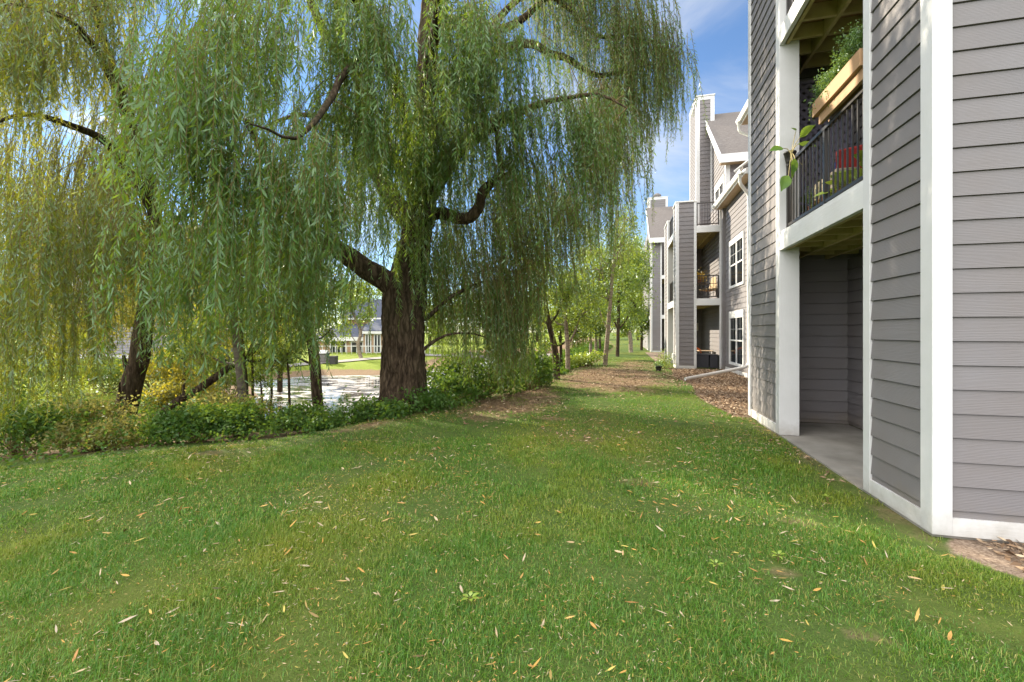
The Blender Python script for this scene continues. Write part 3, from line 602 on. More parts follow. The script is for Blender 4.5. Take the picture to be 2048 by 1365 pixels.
def broad_leaf(mb, base, d, L, Wd, roll=0, bend=.25):
    d = np.array(d, float); d /= np.linalg.norm(d); s = np.cross(d, (0, 0, 1)); s /= max(np.linalg.norm(s), 1e-6); u = np.cross(s, d)
    s, u = s*math.cos(roll)+u*math.sin(roll), u*math.cos(roll)-s*math.sin(roll); k = len(mb.v); n = 8; prof = (.10, .62, .93, 1.0, .95, .80, .52, .24, .02)
    for i in range(n+1):
        t = i/n; c = np.array(base)+d*L*t-np.array((0, 0, 1))*L*bend*t*t
        w = prof[i]*Wd/2
        for q, up in ((-1, .16), (-.5, .05), (0, 0), (.5, .05), (1, .16)): mb.v.append(tuple(c+s*w*q+u*w*up))
    for i in range(n):
        for j in range(4): a = k+i*5+j; mb.f.append((a, a+1, a+6, a+5))
o = empty('climbing_plant', (2.28, 6.92, 2.2), 'large-leaved trailing green houseplant spilling over the far end of the balcony railing', 'plant')
pot(o, tuple(P(1580, 326, 6.2)), .075, .15, 'pot_dark')
lf = MB(); sm = MB(); hub = P(1583, 308, 6.12)
for (px, py, dzc, tx, tz, L, Wd, ro) in ((1600, 275, -.1, .55, .25, .30, .17, .5), (1566, 297, -.05, -1, -.05, .25, .15, .9), (1597, 288, -.15, .8, -.05, .28, .12, .3), (1590, 318, -.2, .1, -1, .25, .13, 1.3), (1577, 352, -.15, -.25, -.9, .26, .17, 1.2), (1592, 262, -.05, -.4, .5, .12, .09, .4), (1585, 330, -.2, .2, -1, .22, .12, 1.5), (1604, 330, -.25, .3, -.8, .2, .1, 1.1)):
    L *= .85; Wd *= .9; b0 = P(px, py, 6.15+dzc); d = np.array((CY*tx-.3, SY*tx-.2, tz))
    lf = MB(); broad_leaf(lf, b0, d, L, Wd, ro, .2); part('leaf', lf, 'broad_leaf', o, True); mdl = (hub+b0)/2+np.array((0, 0, .03)); sm.tube([tuple(hub), tuple(mdl), tuple(b0)], [.006, .005, .004], 5)
sm.tube([tuple(hub+(0, 0, .05)), tuple(hub+(-.01, -.02, -.06)), tuple(hub+(.02, .04, -.14))], [.014, .012, .01], 6)
part('stem', sm, 'joist_wood', o, True)
o = props(bpy.data.objects.new('lattice_screen', None), 'dark violet-grey diagonal lattice privacy screen at the far end of the balcony', 'screen'); COL.objects.link(o); o.location = (2.7, 7.9, 1.46); WL[o.name] = Vector(o.location)
lt = MB(); X0, X1, Z0, Z1, YL = 2.48, 3.55, 1.56, 4.02, 8.02
for sgn, yy in ((1, YL), (-1, YL-.012)):
    for i in range(-12, 36):
        c = i*.14; seg = []
        # line z-Z0 = sgn*(x-X0)+c clipped to the panel
        x_lo, x_hi = X0, X1
        f_ = lambda x: Z0+(x-X0)*sgn+(c if sgn > 0 else c)
        xa = X0; xb = X1
        if sgn > 0: xa = max(X0, X0+(-c)); xb = min(X1, X0+(Z1-Z0-c))
        else: xa = max(X0, X0+c-(Z1-Z0)); xb = min(X1, X0+c)
        if xb-xa > .03:
            za, zb_ = Z0+sgn*(xa-X0)+c, Z0+sgn*(xb-X0)+c; w = .036
            lt.quad((xa, yy, za-w), (xb, yy, zb_-w), (xb, yy, zb_+w), (xa, yy, za+w)); lt.quad((xa, yy+.01, za+w), (xb, yy+.01, zb_+w), (xb, yy+.01, zb_-w), (xa, yy+.01, za-w))
part('lattice', lt, 'lattice_paint', o)
fr = MB(); fr.box(X0-.04, X0, YL-.03, YL+.03, 1.46, Z1+.04); fr.box(X1, X1+.02, YL-.03, YL+.03, 1.46, Z1+.04); fr.box(X0, X1, YL-.03, YL+.03, Z0-.04, Z0); fr.box(X0, X1, YL-.03, YL+.03, Z1, Z1+.04); part('frame', fr, 'lattice_paint', o)
def patio_chair(name, label, c, rz, zf, mat_s, mat_f, group=None):
    o = empty(name, (c[0], c[1], zf), label, 'chair', group); ca, sa = math.cos(rz), math.sin(rz)
    T = lambda x, y, z: (c[0]+ca*x-sa*y, c[1]+sa*x+ca*y, zf+z)
    def slab(p, th):
        mb = MB(); n = len(p)
        for q in p: mb.v.append(T(*q))
        for q in p: mb.v.append(T(q[0], q[1], q[2]+th))
        mb.f += [(3, 2, 1, 0), (4, 5, 6, 7), (0, 1, 5, 4), (1, 2, 6, 5), (2, 3, 7, 6), (3, 0, 4, 7)]; return mb
    part('seat', slab([(-.24, -.25, .38), (.24, -.25, .38), (.24, .22, .36), (-.24, .22, .36)], .08), mat_s, o, bevel=.03)
    mb = MB(); q = [(-.24, .20, .42), (.24, .20, .42), (.22, .38, .98), (-.22, .38, .98), (-.24, .28, .42), (.24, .28, .42), (.22, .44, .98), (-.22, .44, .98)]
    mb.v = [T(*v) for v in q]; mb.f = [(3, 2, 1, 0), (4, 5, 6, 7), (0, 1, 5, 4), (1, 2, 6, 5), (2, 3, 7, 6), (3, 0, 4, 7)]; part('backrest', mb, mat_s, o, bevel=.03)
    for sx in (-.27, .27):
        for y in (-.22, .22):
            l_ = MB(); l_.bar(T(sx, y, 0), T(sx, y, .40), .015, 6); part('leg', l_, mat_f, o)
        a_ = MB(); a_.tube([T(sx, -.22, .40), T(sx, -.24, .58), T(sx, -.16, .65), T(sx, .2, .66), T(sx*.9, .34, .72)], [.014]*5, 6); part('armrest', a_, mat_f, o, True)
    return o
ZB = 1.46
patio_chair('patio_chair', 'red cushioned chair on the near balcony, seen through the black railing', (3.22, 7.0, ZB), math.radians(150), ZB, 'red_fabric', 'pot_dark')
def cushion(name, label, c, s, rot, mat):
    bm = bmesh.new(); bmesh.ops.create_cube(bm, size=1); bmesh.ops.subdivide_edges(bm, edges=bm.edges[:], cuts=6, use_grid_fill=True)
    for v in bm.verts:
        e = (1-(2*abs(v.co.x))**3)*(1-(2*abs(v.co.z))**3); v.co.y *= .35+.65*e**.5 if e > 0 else .35
        v.co.x *= s[0]; v.co.y *= s[1]; v.co.z *= s[2]
    me = bpy.data.meshes.new(name); bm.to_mesh(me); bm.free(); o = bpy.data.objects.new(name, me); COL.objects.link(o); me.materials.append(MATS[mat])
    o.location = c; o.rotation_euler = rot; me.polygons.foreach_set('use_smooth', [True]*len(me.polygons)); return props(o, label, 'cushion')
cushion('cushion', 'navy blue cushion leaning on the red balcony chair', (3.08, 6.92, ZB+.72), (.42, .14, .42), (.35, 0, math.radians(150)), 'blue_fabric')
o = empty('trough_planter', (2.80, 6.75, ZB), 'tan stone trough standing on a red ledge behind the railing', 'planter')
t_ = MB(); t_.box(2.62, 2.66, 6.25, 6.95, ZB+.32, ZB+.58); t_.box(2.84, 2.88, 6.25, 6.95, ZB+.32, ZB+.58); t_.box(2.66, 2.84, 6.25, 6.29, ZB+.32, ZB+.58); t_.box(2.66, 2.84, 6.91, 6.95, ZB+.32, ZB+.58); t_.box(2.66, 2.84, 6.29, 6.91, ZB+.32, ZB+.50); part('trough', t_, 'stone_tan', o, bevel=.008)
t_ = MB(); t_.box(2.58, 2.92, 6.2, 7.0, ZB+.26, ZB+.318); part('ledge', t_, 'terracotta', o, bevel=.004)
for (x, y) in ((2.6, 6.22), (2.88, 6.22), (2.6, 6.95), (2.88, 6.95)):
    t_ = MB(); t_.box(x, x+.03, y, y+.03, ZB, ZB+.258); part('leg', t_, 'terracotta', o)
def potted(name, label, c, r, h, kind, mat, hh, potmat='terracotta', n=40):
    o = empty(name, c, label, 'plant'); pot(o, c, r, h, potmat); lf = MB(); st = MB(); top = np.array((c[0], c[1], c[2]+h*.9))
    if kind == 'broad':
        for i in range(n):
            a = random.uniform(0, 6.28); e = random.uniform(.1, 1.2); Ln = hh*random.uniform(.5, 1); d = np.array((math.cos(a)*math.cos(e), math.sin(a)*math.cos(e), math.sin(e)))
            b0 = top+d*Ln*.55; st.tube([tuple(top), tuple(b0)], [.004, .003], 4); broad_leaf(lf, b0, d, Ln*.5, Ln*.3, random.uniform(-.6, .6), .35)
        part('leaf', lf, mat, o, True); part('stem', st, 'twig', o)
    else:
        lv = Leaves()
        for i in range(n):
            a = random.uniform(0, 6.28); tip = top+np.array((math.cos(a)*r*.9, math.sin(a)*r*.9, hh*random.uniform(.5, 1))); st.tube([tuple(top), tuple(tip)], [.003, .0015], 3)
            k = 30; ts = np.linspace(.15, 1, k)[:, None]; d = rand_dirs(k, .5); lv.add(top+(tip-top)*ts, d, nrmz(np.cross(d, rand_dirs(k))), RNG.uniform(.02, .045, k), RNG.uniform(.005, .01, k))
        lv.build('foliage', mat, o); part('stem', st, 'twig', o)
    return o
potted('potted_plant', 'bushy lime-green leafy plant low behind the balcony railing, right of its middle post', (2.56, 5.80, ZB), .11, .16, 'broad', 'lime_leaf', .34, 'pot_dark', 60)
potted('potted_plant', 'upright needle-leaved herb low behind the balcony railing, left of its middle post', (2.52, 6.62, ZB), .10, .15, 'needle', 'herb_leaf', .38, 'pot_dark', 22)
potted('potted_plant', 'tall yellow-green broad-leaved plant behind the railing under the cedar planter box', (2.95, 6.0, ZB), .15, .34, 'broad', 'lime_leaf', .58, 'terracotta', 48)
potted('potted_plant', 'leafy green plant growing in front of the lattice screen', (3.0, 7.35, ZB), .15, .34, 'broad', 'broad_leaf', .60, 'terracotta', 40)
# second block: chair, table and flowers upstairs; wicker bench, orange chair and plaque below
Z2 = 1.36; Y2 = 19.15
patio_chair('patio_chair', 'tan sling chair on the middle balcony of the farther block, lit by low sun', (3.62, Y2+.75, Z2), math.radians(-60), Z2, 'beige_fabric', 'pot_dark')
o = empty('patio_table', (3.22, Y2+.75, Z2), 'round dark metal table on the farther balcony, carrying flowers', 'table')
t_ = MB(); t_.lathe((3.22, Y2+.75, Z2+.66), [(.36, 0), (.38, .01), (.38, .03), (.36, .035)], 24); part('tabletop', t_, 'pot_dark', o)
for a in (.8, 2.4, 4.0, 5.5):
    t_ = MB(); t_.tube([(3.22+.08*math.cos(a), Y2+.75+.08*math.sin(a), Z2+.66), (3.22+.06*math.cos(a), Y2+.75+.06*math.sin(a), Z2+.35), (3.22+.28*math.cos(a), Y2+.75+.28*math.sin(a), Z2)], [.012]*3, 6); part('leg', t_, 'pot_dark', o)
o = empty('flower_basket', (3.22, Y2+.72, Z2+.70), 'basket of yellow and orange flowers on the round balcony table', 'plant'); pot(o, (3.22, Y2+.72, Z2+.70), .14, .14, 'terracotta'); lv = Leaves(); scatter(lv, (3.22, Y2+.72, Z2+.98), (.17, .15, .09), 700, .06); lv.build('flowers', 'flower_mix', o)
Z1_ = -1.52
for (x0, x1, lab) in ((2.98, 3.56, 'dark woven wicker bench end, wider of the two in the patio opening'), (3.60, 3.90, 'narrow dark woven wicker cabinet, right of the wicker bench in the patio opening')):
    o = empty('wicker_bench', ((x0+x1)/2, Y2+.3, Z1_), lab, 'outdoor furniture')
    t_ = MB(); t_.box(x0, x1, Y2+.22, Y2+.62, Z1_+.03, Z1_+.55); part('body', t_, 'wicker', o, bevel=.015)
    t_ = MB(); t_.box(x0-.01, x1+.01, Y2+.21, Y2+.63, Z1_+.552, Z1_+.59); part('top', t_, 'wicker', o, bevel=.008)
    for (x, y) in ((x0+.02, Y2+.24), (x1-.06, Y2+.24)):
        t_ = MB(); t_.box(x, x+.04, y, y+.04, Z1_, Z1_+.029); part('foot', t_, 'pot_dark', o)
o = empty('round_chair', (3.12, Y2+1.1, Z1_), 'orange round-backed patio chair behind the wicker bench', 'chair')
t_ = MB(); th = np.linspace(-.1, math.pi+.1, 17); t_.tube([(3.12+.27*math.cos(a), Y2+1.1, Z1_+.62+.22*math.sin(a)) for a in th], [.035]*17, 8); part('backrest', t_, 'orange_fabric', o, True)
t_ = MB(); t_.lathe((3.12, Y2+.92, Z1_+.40), [(.24, 0), (.28, .03), (.28, .07), (.22, .10)], 18); part('seat', t_, 'orange_fabric', o, True)
for a in (.8, 2.4, 4.0, 5.5):
    t_ = MB(); t_.bar((3.12+.2*math.cos(a), Y2+.92+.17*math.sin(a), Z1_), (3.12+.17*math.cos(a), Y2+.92+.15*math.sin(a), Z1_+.40), .014, 6); part('leg', t_, 'pot_dark', o)
o = empty('side_table', (3.6, Y2+1.2, Z1_), 'wooden-topped patio table behind the wicker bench', 'table')
t_ = MB(); t_.box(3.3, 3.88, Y2+.95, Y2+1.5, Z1_+.68, Z1_+.71); part('tabletop', t_, 'soffit_wood', o, bevel=.004)
for (x, y) in ((3.33, Y2+.98), (3.83, Y2+.98), (3.33, Y2+1.45), (3.83, Y2+1.45)):
    t_ = MB(); t_.box(x, x+.03, y, y+.03, Z1_, Z1_+.678); part('leg', t_, 'pot_dark', o)
o = empty('wall_plaque', (3.62, 23.38, .2), 'small pale framed plaque on the dark patio wall', 'sign')
t_ = MB(); t_.box(3.44, 3.80, 23.37, 23.405, .06, .10); t_.box(3.44, 3.80, 23.37, 23.405, .40, .44); t_.box(3.44, 3.48, 23.37, 23.405, .10, .40); t_.box(3.76, 3.80, 23.37, 23.405, .10, .40); part('frame', t_, 'gutter_white', o)
t_ = MB(); t_.box(3.48, 3.76, 23.385, 23.40, .10, .40); part('picture', t_, 'plaque', o)
o = empty('flower_pot', (1.45, 17.7, hz(1.45, 17.7)), 'small dark green pot with a leafy plant on the bare ground', 'plant'); zc0 = hz(1.45, 17.7)
pot(o, (1.45, 17.7, zc0), .12, .20, 'pot_dark'); lv = Leaves(); scatter(lv, (1.45, 17.7, zc0+.27), (.10, .10, .06), 260, .06); lv.build('foliage', 'broad_leaf', o)
o = empty('garden_plant', (1.80, 19.0, hz(1.8, 19.0)), 'sunlit yellow-green plant at the foot of the farther block', 'plant'); zc0 = hz(1.8, 19.0); lv = Leaves()
scatter(lv, (1.80, 19.2, zc0+.32), (.16, .2, .18), 900, .06); lv.build('foliage', 'lime_leaf', o); st = MB()
for i in range(10): st.bar((1.8, 19.2, zc0-.02), (1.8+random.uniform(-.2, .2), 19.2+random.uniform(-.2, .2), zc0+.5), .004, 4)
part('stem', st, 'twig', o)
# ------------------------------------------------------------------ trees
def G(px, zc):
    """ground point at depth zc in the column of photo pixel px"""
    x, y = cam2w(zc, (px-HX)/FPX*zc); return np.array((x, y, hz(x, y)))
LIMBS = []; DENS = 1.75
def willow_limb(mb, spec, rad, sides=10, rough=.0, step=.15, wob=.03):
    pts = [P(*q) for q in spec]; limb(mb, pts, rad, sides, step, rough, wob)
    p, r = smooth_path(pts, rad, .25); LIMBS.extend([q for q, rr in zip(p, r)])
def curtain(lv, st, tw, ctr, px, top, bot, zc, nb, per=5, leaf=.11, spacing=.021, fine=False, jit=.12, amp=.22, link=True):
    p0s, ln, ot = [], [], []
    LM = np.array(LIMBS)
    for i in range(int(nb*DENS+.5)):
        x = random.uniform(*px); z = random.uniform(*zc); t = random.uniform(*top); b = random.uniform(*bot); c = P(x, t, z); Ln = max((b-t)/FPX*z, .35)
        o = c[:2]-np.array(ctr[:2]); o = o/max(np.linalg.norm(o), .1); a = math.atan2(o[1], o[0])
        if link and len(LM):
            k = np.argmin(np.linalg.norm(LM-c, axis=1)); q = LM[k]
            if .1 < np.linalg.norm(q-c) < 1.4 and i % 2 == 0:
                mid = (q+c)/2+np.array((0, 0, .16*np.linalg.norm(q-c))); pp_, rr_ = smooth_path([q, mid, c, c+np.array((o[0]*.15, o[1]*.15, -.25))], [.008, .006, .004, .003], .2); tw.tube([tuple(v) for v in pp_], rr_, 4)
        for k in range(per):
            aa = a+random.uniform(-1.3, 1.3); f = random.random(); back = np.array((-o[0], -o[1], .25))*random.uniform(0, .5)
            p0s.append(c+RNG.normal(size=3)*jit+back); ln.append(Ln*random.uniform(.5, 1.0) if k else Ln); ot.append((math.cos(aa), math.sin(aa)))
    strands(lv, st, np.array(p0s), np.array(ln), np.array(ot), leaf, spacing, fine, amp)

# the big willow by the bank
tb = P(806, 815, 9.0)
WT = empty('willow_tree', (tb[0], tb[1], hz(tb[0], tb[1])), 'huge weeping willow with a thick dark furrowed trunk at the edge of the bank', 'tree')
tk = MB()
willow_limb(tk, [(812, 852, 9.0), (809, 822, 9.0), (807, 770, 9), (806, 700, 9), (806, 640, 9), (810, 585, 9), (818, 540, 9), (832, 480, 9), (845, 410, 9), (848, 330, 9), (850, 240, 9), (854, 120, 9), (862, -20, 9), (870, -180, 9), (880, -330, 9)],
            [.72, .50, .44, .42, .405, .385, .34, .29, .27, .25, .23, .21, .17, .12, .05], 140, .13, .035, 0)
willow_limb(tk, [(812, 600, 9), (770, 560, 8.9), (735, 540, 8.8), (690, 510, 8.6), (640, 478, 8.3), (600, 440, 8.0), (560, 370, 7.6), (525, 300, 7.2), (490, 240, 6.8)], [.24, .22, .20, .19, .17, .13, .09, .06, .03], 14, .12)
willow_limb(tk, [(838, 470, 9), (790, 405, 9.3), (745, 320, 9.6), (730, 240, 9.8), (712, 150, 10), (650, 70, 10.2), (600, -60, 10.5), (560, -200, 10.6)], [.24, .21, .18, .16, .14, .11, .08, .04], 12, .10)
willow_limb(tk, [(848, 400, 9), (890, 330, 8.8), (930, 285, 8.5), (1000, 240, 8.1), (1060, 215, 7.8), (1130, 198, 7.5), (1200, 190, 7.0), (1255, 215, 6.8)], [.23, .20, .17, .12, .06, .035, .025, .012], 12, .10)
willow_limb(tk, [(852, 190, 9), (930, 130, 9.4), (1000, 95, 9.8), (1060, 92, 9.8), (1100, 108, 9.7), (1140, 120, 9.7), (1200, 150, 9.7), (1270, 130, 9.8), (1340, 130, 9.9)], [.17, .14, .11, .09, .08, .07, .055, .04, .015], 10, .1, .15, .08)
willow_limb(tk, [(858, 60, 9), (940, 40, 9.3), (1010, 60, 9.5), (1055, 25, 9.5), (1100, -5, 9.5), (1150, 30, 9.6), (1200, 70, 9.8), (1280, 60, 9.9)], [.12, .10, .08, .07, .06, .05, .04, .015], 10, .1, .15, .08)
willow_limb(tk, [(840, 445, 9), (880, 430, 8.7), (930, 440, 8.4), (958, 415, 8.3), (968, 385, 8.3), (1005, 347, 8.3), (998, 310, 8.2), (988, 260, 8.1)], [.12, .12, .11, .10, .09, .07, .05, .03], 10, .12, .1, .05)
willow_limb(tk, [(845, 330, 9), (800, 200, 8.2), (760, 80, 7.2), (700, -20, 6.4), (600, -90, 5.6), (480, -100, 4.9), (370, -50, 4.4)], [.17, .15, .12, .10, .08, .06, .03], 10, .08)
willow_limb(tk, [(850, 250, 9), (860, 120, 8), (880, 10, 7), (900, -80, 6.2), (920, -120, 5.6)], [.14, .12, .09, .06, .03], 10, .08)
willow_limb(tk, [(760, 80, 7.2), (690, 150, 6.2), (640, 230, 5.4), (590, 280, 4.9), (540, 262, 4.5), (500, 250, 4.3)], [.07, .05, .035, .02, .013, .008], 8)
willow_limb(tk, [(848, 330, 9), (900, 200, 9.8), (980, 60, 10.8), (1100, -60, 11.6), (1200, -120, 12)], [.14, .12, .09, .06, .03], 8, .08)
willow_limb(tk, [(840, 440, 9), (800, 330, 10.2), (700, 250, 11.5), (600, 230, 12.5), (520, 260, 13)], [.16, .13, .10, .06, .03], 8, .08)
willow_limb(tk, [(850, 640, 9), (895, 600, 8.9), (960, 565, 9.2), (1030, 560, 9.6)], [.05, .04, .025, .01], 7)
willow_limb(tk, [(846, 700, 9), (890, 672, 8.9), (950, 668, 9.0), (1000, 690, 9.1)], [.04, .03, .02, .01], 6)
part('trunk', tk, 'bark', WT, True)
lv = Leaves(); st = MB(); tw = MB(); C = tb
def cur(*a, **k):
    global DENS
    DENS = 1.35 if k.get('leaf') == .12 else 1.45 if k.get('fine') else (1.4 if a[0][0] >= 840 else 1.6)
    curtain(lv, st, st, C, *a, **k)
# near, bright, long-leaved sprays over the left half
NR = dict(link=False, fine=True, leaf=.125, spacing=.022, jit=.10)
cur((270, 420), (-40, 120), (330, 440), (3.9, 4.7), 11, 5, **NR); cur((300, 420), (90, 230), (400, 520), (4.0, 4.9), 9, 5, **NR)
cur((215, 330), (190, 280), (380, 500), (4.2, 5.2), 6, 5, **NR); cur((400, 660), (235, 320), (420, 560), (4.2, 5.2), 15, 5, **NR)
cur((380, 560), (320, 420), (520, 690), (4.3, 5.4), 11, 4, **NR); cur((560, 690), (300, 420), (480, 640), (4.8, 5.8), 9, 5, **NR)
cur((235, 300), (400, 480), (620, 740), (4.4, 5.2), 3, 3, **NR); cur((425, 455), (420, 500), (760, 860), (4.6, 5), 2, 3, **NR); cur((570, 660), (420, 520), (660, 790), (5, 6), 5, 3, **NR)
cur((480, 560), (430, 520), (640, 760), (5.0, 6), 4, 3, **NR); cur((330, 420), (380, 480), (560, 680), (4.6, 5.6), 6, 4, **NR)
cur((400, 560), (-60, 80), (150, 330), (4.6, 5.8), 17, 5, **NR)
# middle sprays in front of the trunk's upper half
MD = dict(fine=True, leaf=.12, spacing=.018, jit=.10)
cur((640, 860), (-80, 60), (160, 380), (5.6, 7), 22, 6, **MD); cur((860, 1060), (-60, 60), (150, 330), (5.6, 7.2), 20, 6, **MD)
cur((620, 780), (120, 300), (330, 560), (6, 7.6), 20, 6, **MD); cur((780, 1000), (100, 230), (280, 420), (6.4, 7.8), 16, 5, **MD)
cur((600, 760), (320, 420), (440, 600), (7, 8.2), 12, 5, **MD); cur((800, 905), (380, 520), (540, 660), (8.0, 8.4), 9, 4, **MD); cur((770, 930), (150, 330), (370, 520), (7.2, 8.3), 22, 5, **MD)
cur((930, 1090), (30, 110), (180, 300), (6, 7), 12, 6, **MD)
cur((560, 640), (160, 260), (330, 480), (6, 7.4), 8, 5, **MD)
# right-hand spray along the low right limb
cur((1040, 1260), (190, 225), (280, 460), (6.7, 7.6), 22, 6, **MD); cur((1000, 1240), (250, 340), (400, 540), (7.0, 8.2), 24, 6, leaf=.115, spacing=.022)
FR = dict(leaf=.10, spacing=.021, jit=.13)
# upper right, behind
cur((1080, 1300), (-90, 60), (110, 270), (9, 10.6), 34, 7, **FR); cur((1230, 1350), (-10, 110), (200, 330), (9.2, 10.4), 26, 7, **FR)
cur((1330, 1385), (85, 130), (160, 310), (9.3, 10.2), 10, 5, **FR); cur((1180, 1320), (150, 230), (290, 400), (9.2, 10.4), 22, 7, **FR)
cur((1040, 1200), (-200, -40), (30, 90), (9, 11.5), 20, 7, **FR); cur((1160, 1290), (260, 330), (380, 470), (9.2, 10.4), 12, 7, **FR)
# lower right curtains, dark
cur((900, 1100), (330, 460), (520, 680), (8.6, 11), 36, 7, **FR); cur((1080, 1250), (330, 450), (480, 600), (9, 11.2), 30, 7, **FR)
cur((860, 1075), (500, 600), (660, 790), (8.6, 10.4), 44, 7, **FR); cur((1110, 1140), (470, 520), (600, 660), (8.6, 9.2), 3, 5, **FR); cur((1160, 1200), (520, 570), (620, 650), (8, 8.4), 2, 5, **FR)
cur((930, 1060), (560, 650), (740, 800), (8.6, 9.6), 16, 6, **FR); cur((870, 960), (430, 520), (560, 660), (9.2, 11), 14, 6, **FR)
cur((1010, 1100), (420, 540), (640, 760), (9, 10.5), 12, 6, **FR)
# left of the trunk, behind
cur((540, 780), (330, 500), (480, 620), (9.4, 12), 26, 6, **FR); cur((660, 770), (520, 580), (600, 690), (9, 11), 8, 5, **FR)
cur((400, 600), (250, 420), (430, 620), (8, 11.5), 26, 6, **FR); cur((660, 860), (180, 360), (330, 520), (9.4, 11.5), 24, 6, **FR)
cur((860, 1010), (120, 300), (300, 470), (9.2, 11), 26, 6, **FR); cur((300, 480), (40, 240), (240, 420), (7, 10), 22, 6, **FR)
cur((480, 560), (60, 200), (230, 380), (7.5, 10), 10, 6, **FR)
cur((560, 610), (500, 560), (620, 740), (8.5, 9.5), 4, 5, **FR)
cur((400, 680), (430, 560), (650, 800), (5.4, 8), 13, 4, **NR); cur((230, 400), (440, 560), (620, 800), (5.2, 7.5), 10, 4, **NR); cur((300, 480), (420, 540), (600, 760), (5.2, 7.5), 12, 4, **NR); cur((380, 640), (440, 560), (620, 760), (8, 10.5), 22, 6, **FR)
# crown above the picture
cur((560, 1250), (-420, -120), (-60, 20), (7, 12.5), 70, 7, leaf=.13, spacing=.035, jit=.25); cur((150, 620), (-380, -100), (-40, 120), (5.5, 10), 44, 7, leaf=.13, spacing=.032, jit=.2)
lv.build('crown', 'willow_leaf', WT); part('whip', st, 'twig', WT)

# the leaning willow at the left
LIMBS.clear(); tb2 = G(240, 9.8)
W2 = empty('willow_tree', tuple(tb2), 'leaning weeping willow at the left with sunlit yellow-green trailing foliage', 'tree'); tk = MB(); b0 = P(238, 880, 9.8); b0[2] = tb2[2]-.1
def tpath(mb, specs, rad, sides=12, rough=.1):
    willow_limb(mb, specs, rad, sides, rough)
tpath(tk, [(236, 890, 9.8), (250, 820, 9.8), (264, 770, 9.8), (280, 710, 9.8), (288, 650, 9.8), (294, 600, 9.7), (300, 540, 9.6), (310, 460, 9.4), (300, 370, 9.2), (270, 280, 9), (240, 180, 8.8), (200, 60, 8.6), (170, -80, 8.4)], [.24, .21, .20, .19, .17, .15, .14, .13, .12, .11, .09, .07, .04], 18)
tpath(tk, [(266, 765, 9.8), (252, 735, 9.7), (246, 712, 9.7)], [.06, .05, .03], 7); tpath(tk, [(250, 830, 9.8), (240, 800, 9.6), (242, 765, 9.5)], [.05, .035, .015], 6)
tpath(tk, [(300, 560, 9.6), (262, 525, 9.3), (200, 520, 8.8), (140, 540, 8.3), (80, 560, 7.8)], [.09, .08, .05, .03, .015], 8); tpath(tk, [(305, 420, 9.3), (230, 300, 8.4), (140, 250, 7.6), (50, 230, 7.0), (-40, 260, 6.6)], [.10, .08, .06, .035, .015], 8)
tpath(tk, [(300, 360, 9.2), (220, 150, 8), (160, 60, 7), (90, 20, 6.3), (10, 10, 6)], [.09, .07, .05, .03, .015], 8); tpath(tk, [(300, 500, 9.5), (380, 420, 10), (450, 400, 10.4)], [.07, .05, .02], 8)
part('trunk', tk, 'bark', W2, True); C = tb2; lv = Leaves(); st = MB(); tw = MB()
LR = dict(fine=True, leaf=.115, spacing=.021, jit=.12)
cur((-60, 130), (-80, 110), (160, 320), (5.4, 7), 24, 6, **LR); cur((-60, 60), (280, 460), (560, 880), (5.4, 7), 16, 5, **LR); cur((60, 240), (330, 460), (520, 720), (6, 8), 18, 5, **LR)
cur((110, 290), (-80, 130), (130, 280), (6.4, 8.5), 19, 6, **LR); cur((125, 165), (500, 560), (760, 860), (6.6, 7.4), 4, 5, **LR); cur((-40, 40), (560, 640), (820, 900), (6, 7), 6, 5, **LR)
cur((20, 300), (250, 420), (420, 640), (8, 10.5), 40, 6, **FR); cur((150, 420), (360, 520), (520, 680), (8.5, 11), 34, 6, **FR); cur((60, 230), (560, 640), (650, 740), (9, 11), 10, 5, **FR); cur((-30, 230), (500, 620), (680, 860), (6, 9), 13, 5, **LR)
cur((-120, 300), (-300, -80), (-20, 120), (6.5, 11), 44, 7, leaf=.13, spacing=.032, jit=.22); cur((170, 330), (150, 300), (300, 450), (9, 11), 20, 6, **FR)
cur((-160, 0), (100, 400), (420, 700), (7, 10), 26, 6, **FR)
lv.build('crown', 'willow_yellow', W2); part('whip', st, 'twig', W2)

def tree(name, label, base, spine, rad, blobs, leaf, n, mat, bark='bark', group=None, sides=8, ratio=.55, sub=14, cat='tree', limbs=True, rough=.06):
    """spine: world points; blobs: (centre, radii) ellipsoids filled with leaf clumps"""
    o = empty(name, tuple(base), label, cat, group); tk = MB(); limb(tk, spine, rad, sides, .3, rough, .03); lv = Leaves(); vol = [np.prod(b[1])**.67 for b in blobs]; sp = np.array(spine)
    for (c, r), v in zip(blobs, vol):
        m_ = max(int(n*v/sum(vol)), 30); k = sub; c = np.asarray(c); r = np.asarray(r)
        if limbs:
            q = sp[np.argmin(np.linalg.norm(sp-c-np.array((0, 0, -r[2])), axis=1))]; mid = (q+c)/2+np.array((0, 0, -.1*r[2])); lr = min(rad[-1]*1.1+.015, .09*r[0]); limb(tk, [q, mid, c+np.array((0, 0, r[2]*.3))], [lr, lr*.7, min(.012, lr*.4)], 5, .5)
        cc = rand_dirs(k)*RNG.uniform(.35, 1.0, (k, 1))*r+c
        for q in cc:
            if limbs: tk.tube([tuple(c), tuple((c+q)/2+RNG.normal(size=3)*.05*r), tuple(q)], list(np.array((.02, .014, .006))*min(1, r[0]*1.4)), 3)
            s = r*RNG.uniform(.18, .36); scatter(lv, q, (s[0], s[1], s[2]*.7), m_//k, leaf, .1, False, ratio)
    part('trunk', tk, bark, o, True); lv.build('crown', mat, o); return o
def pxblob(px, py, zc, rpx, rpy, deep=1.0): r = rpx/FPX*zc; return (P(px, py, zc), (r, r*deep, rpy/FPX*zc))
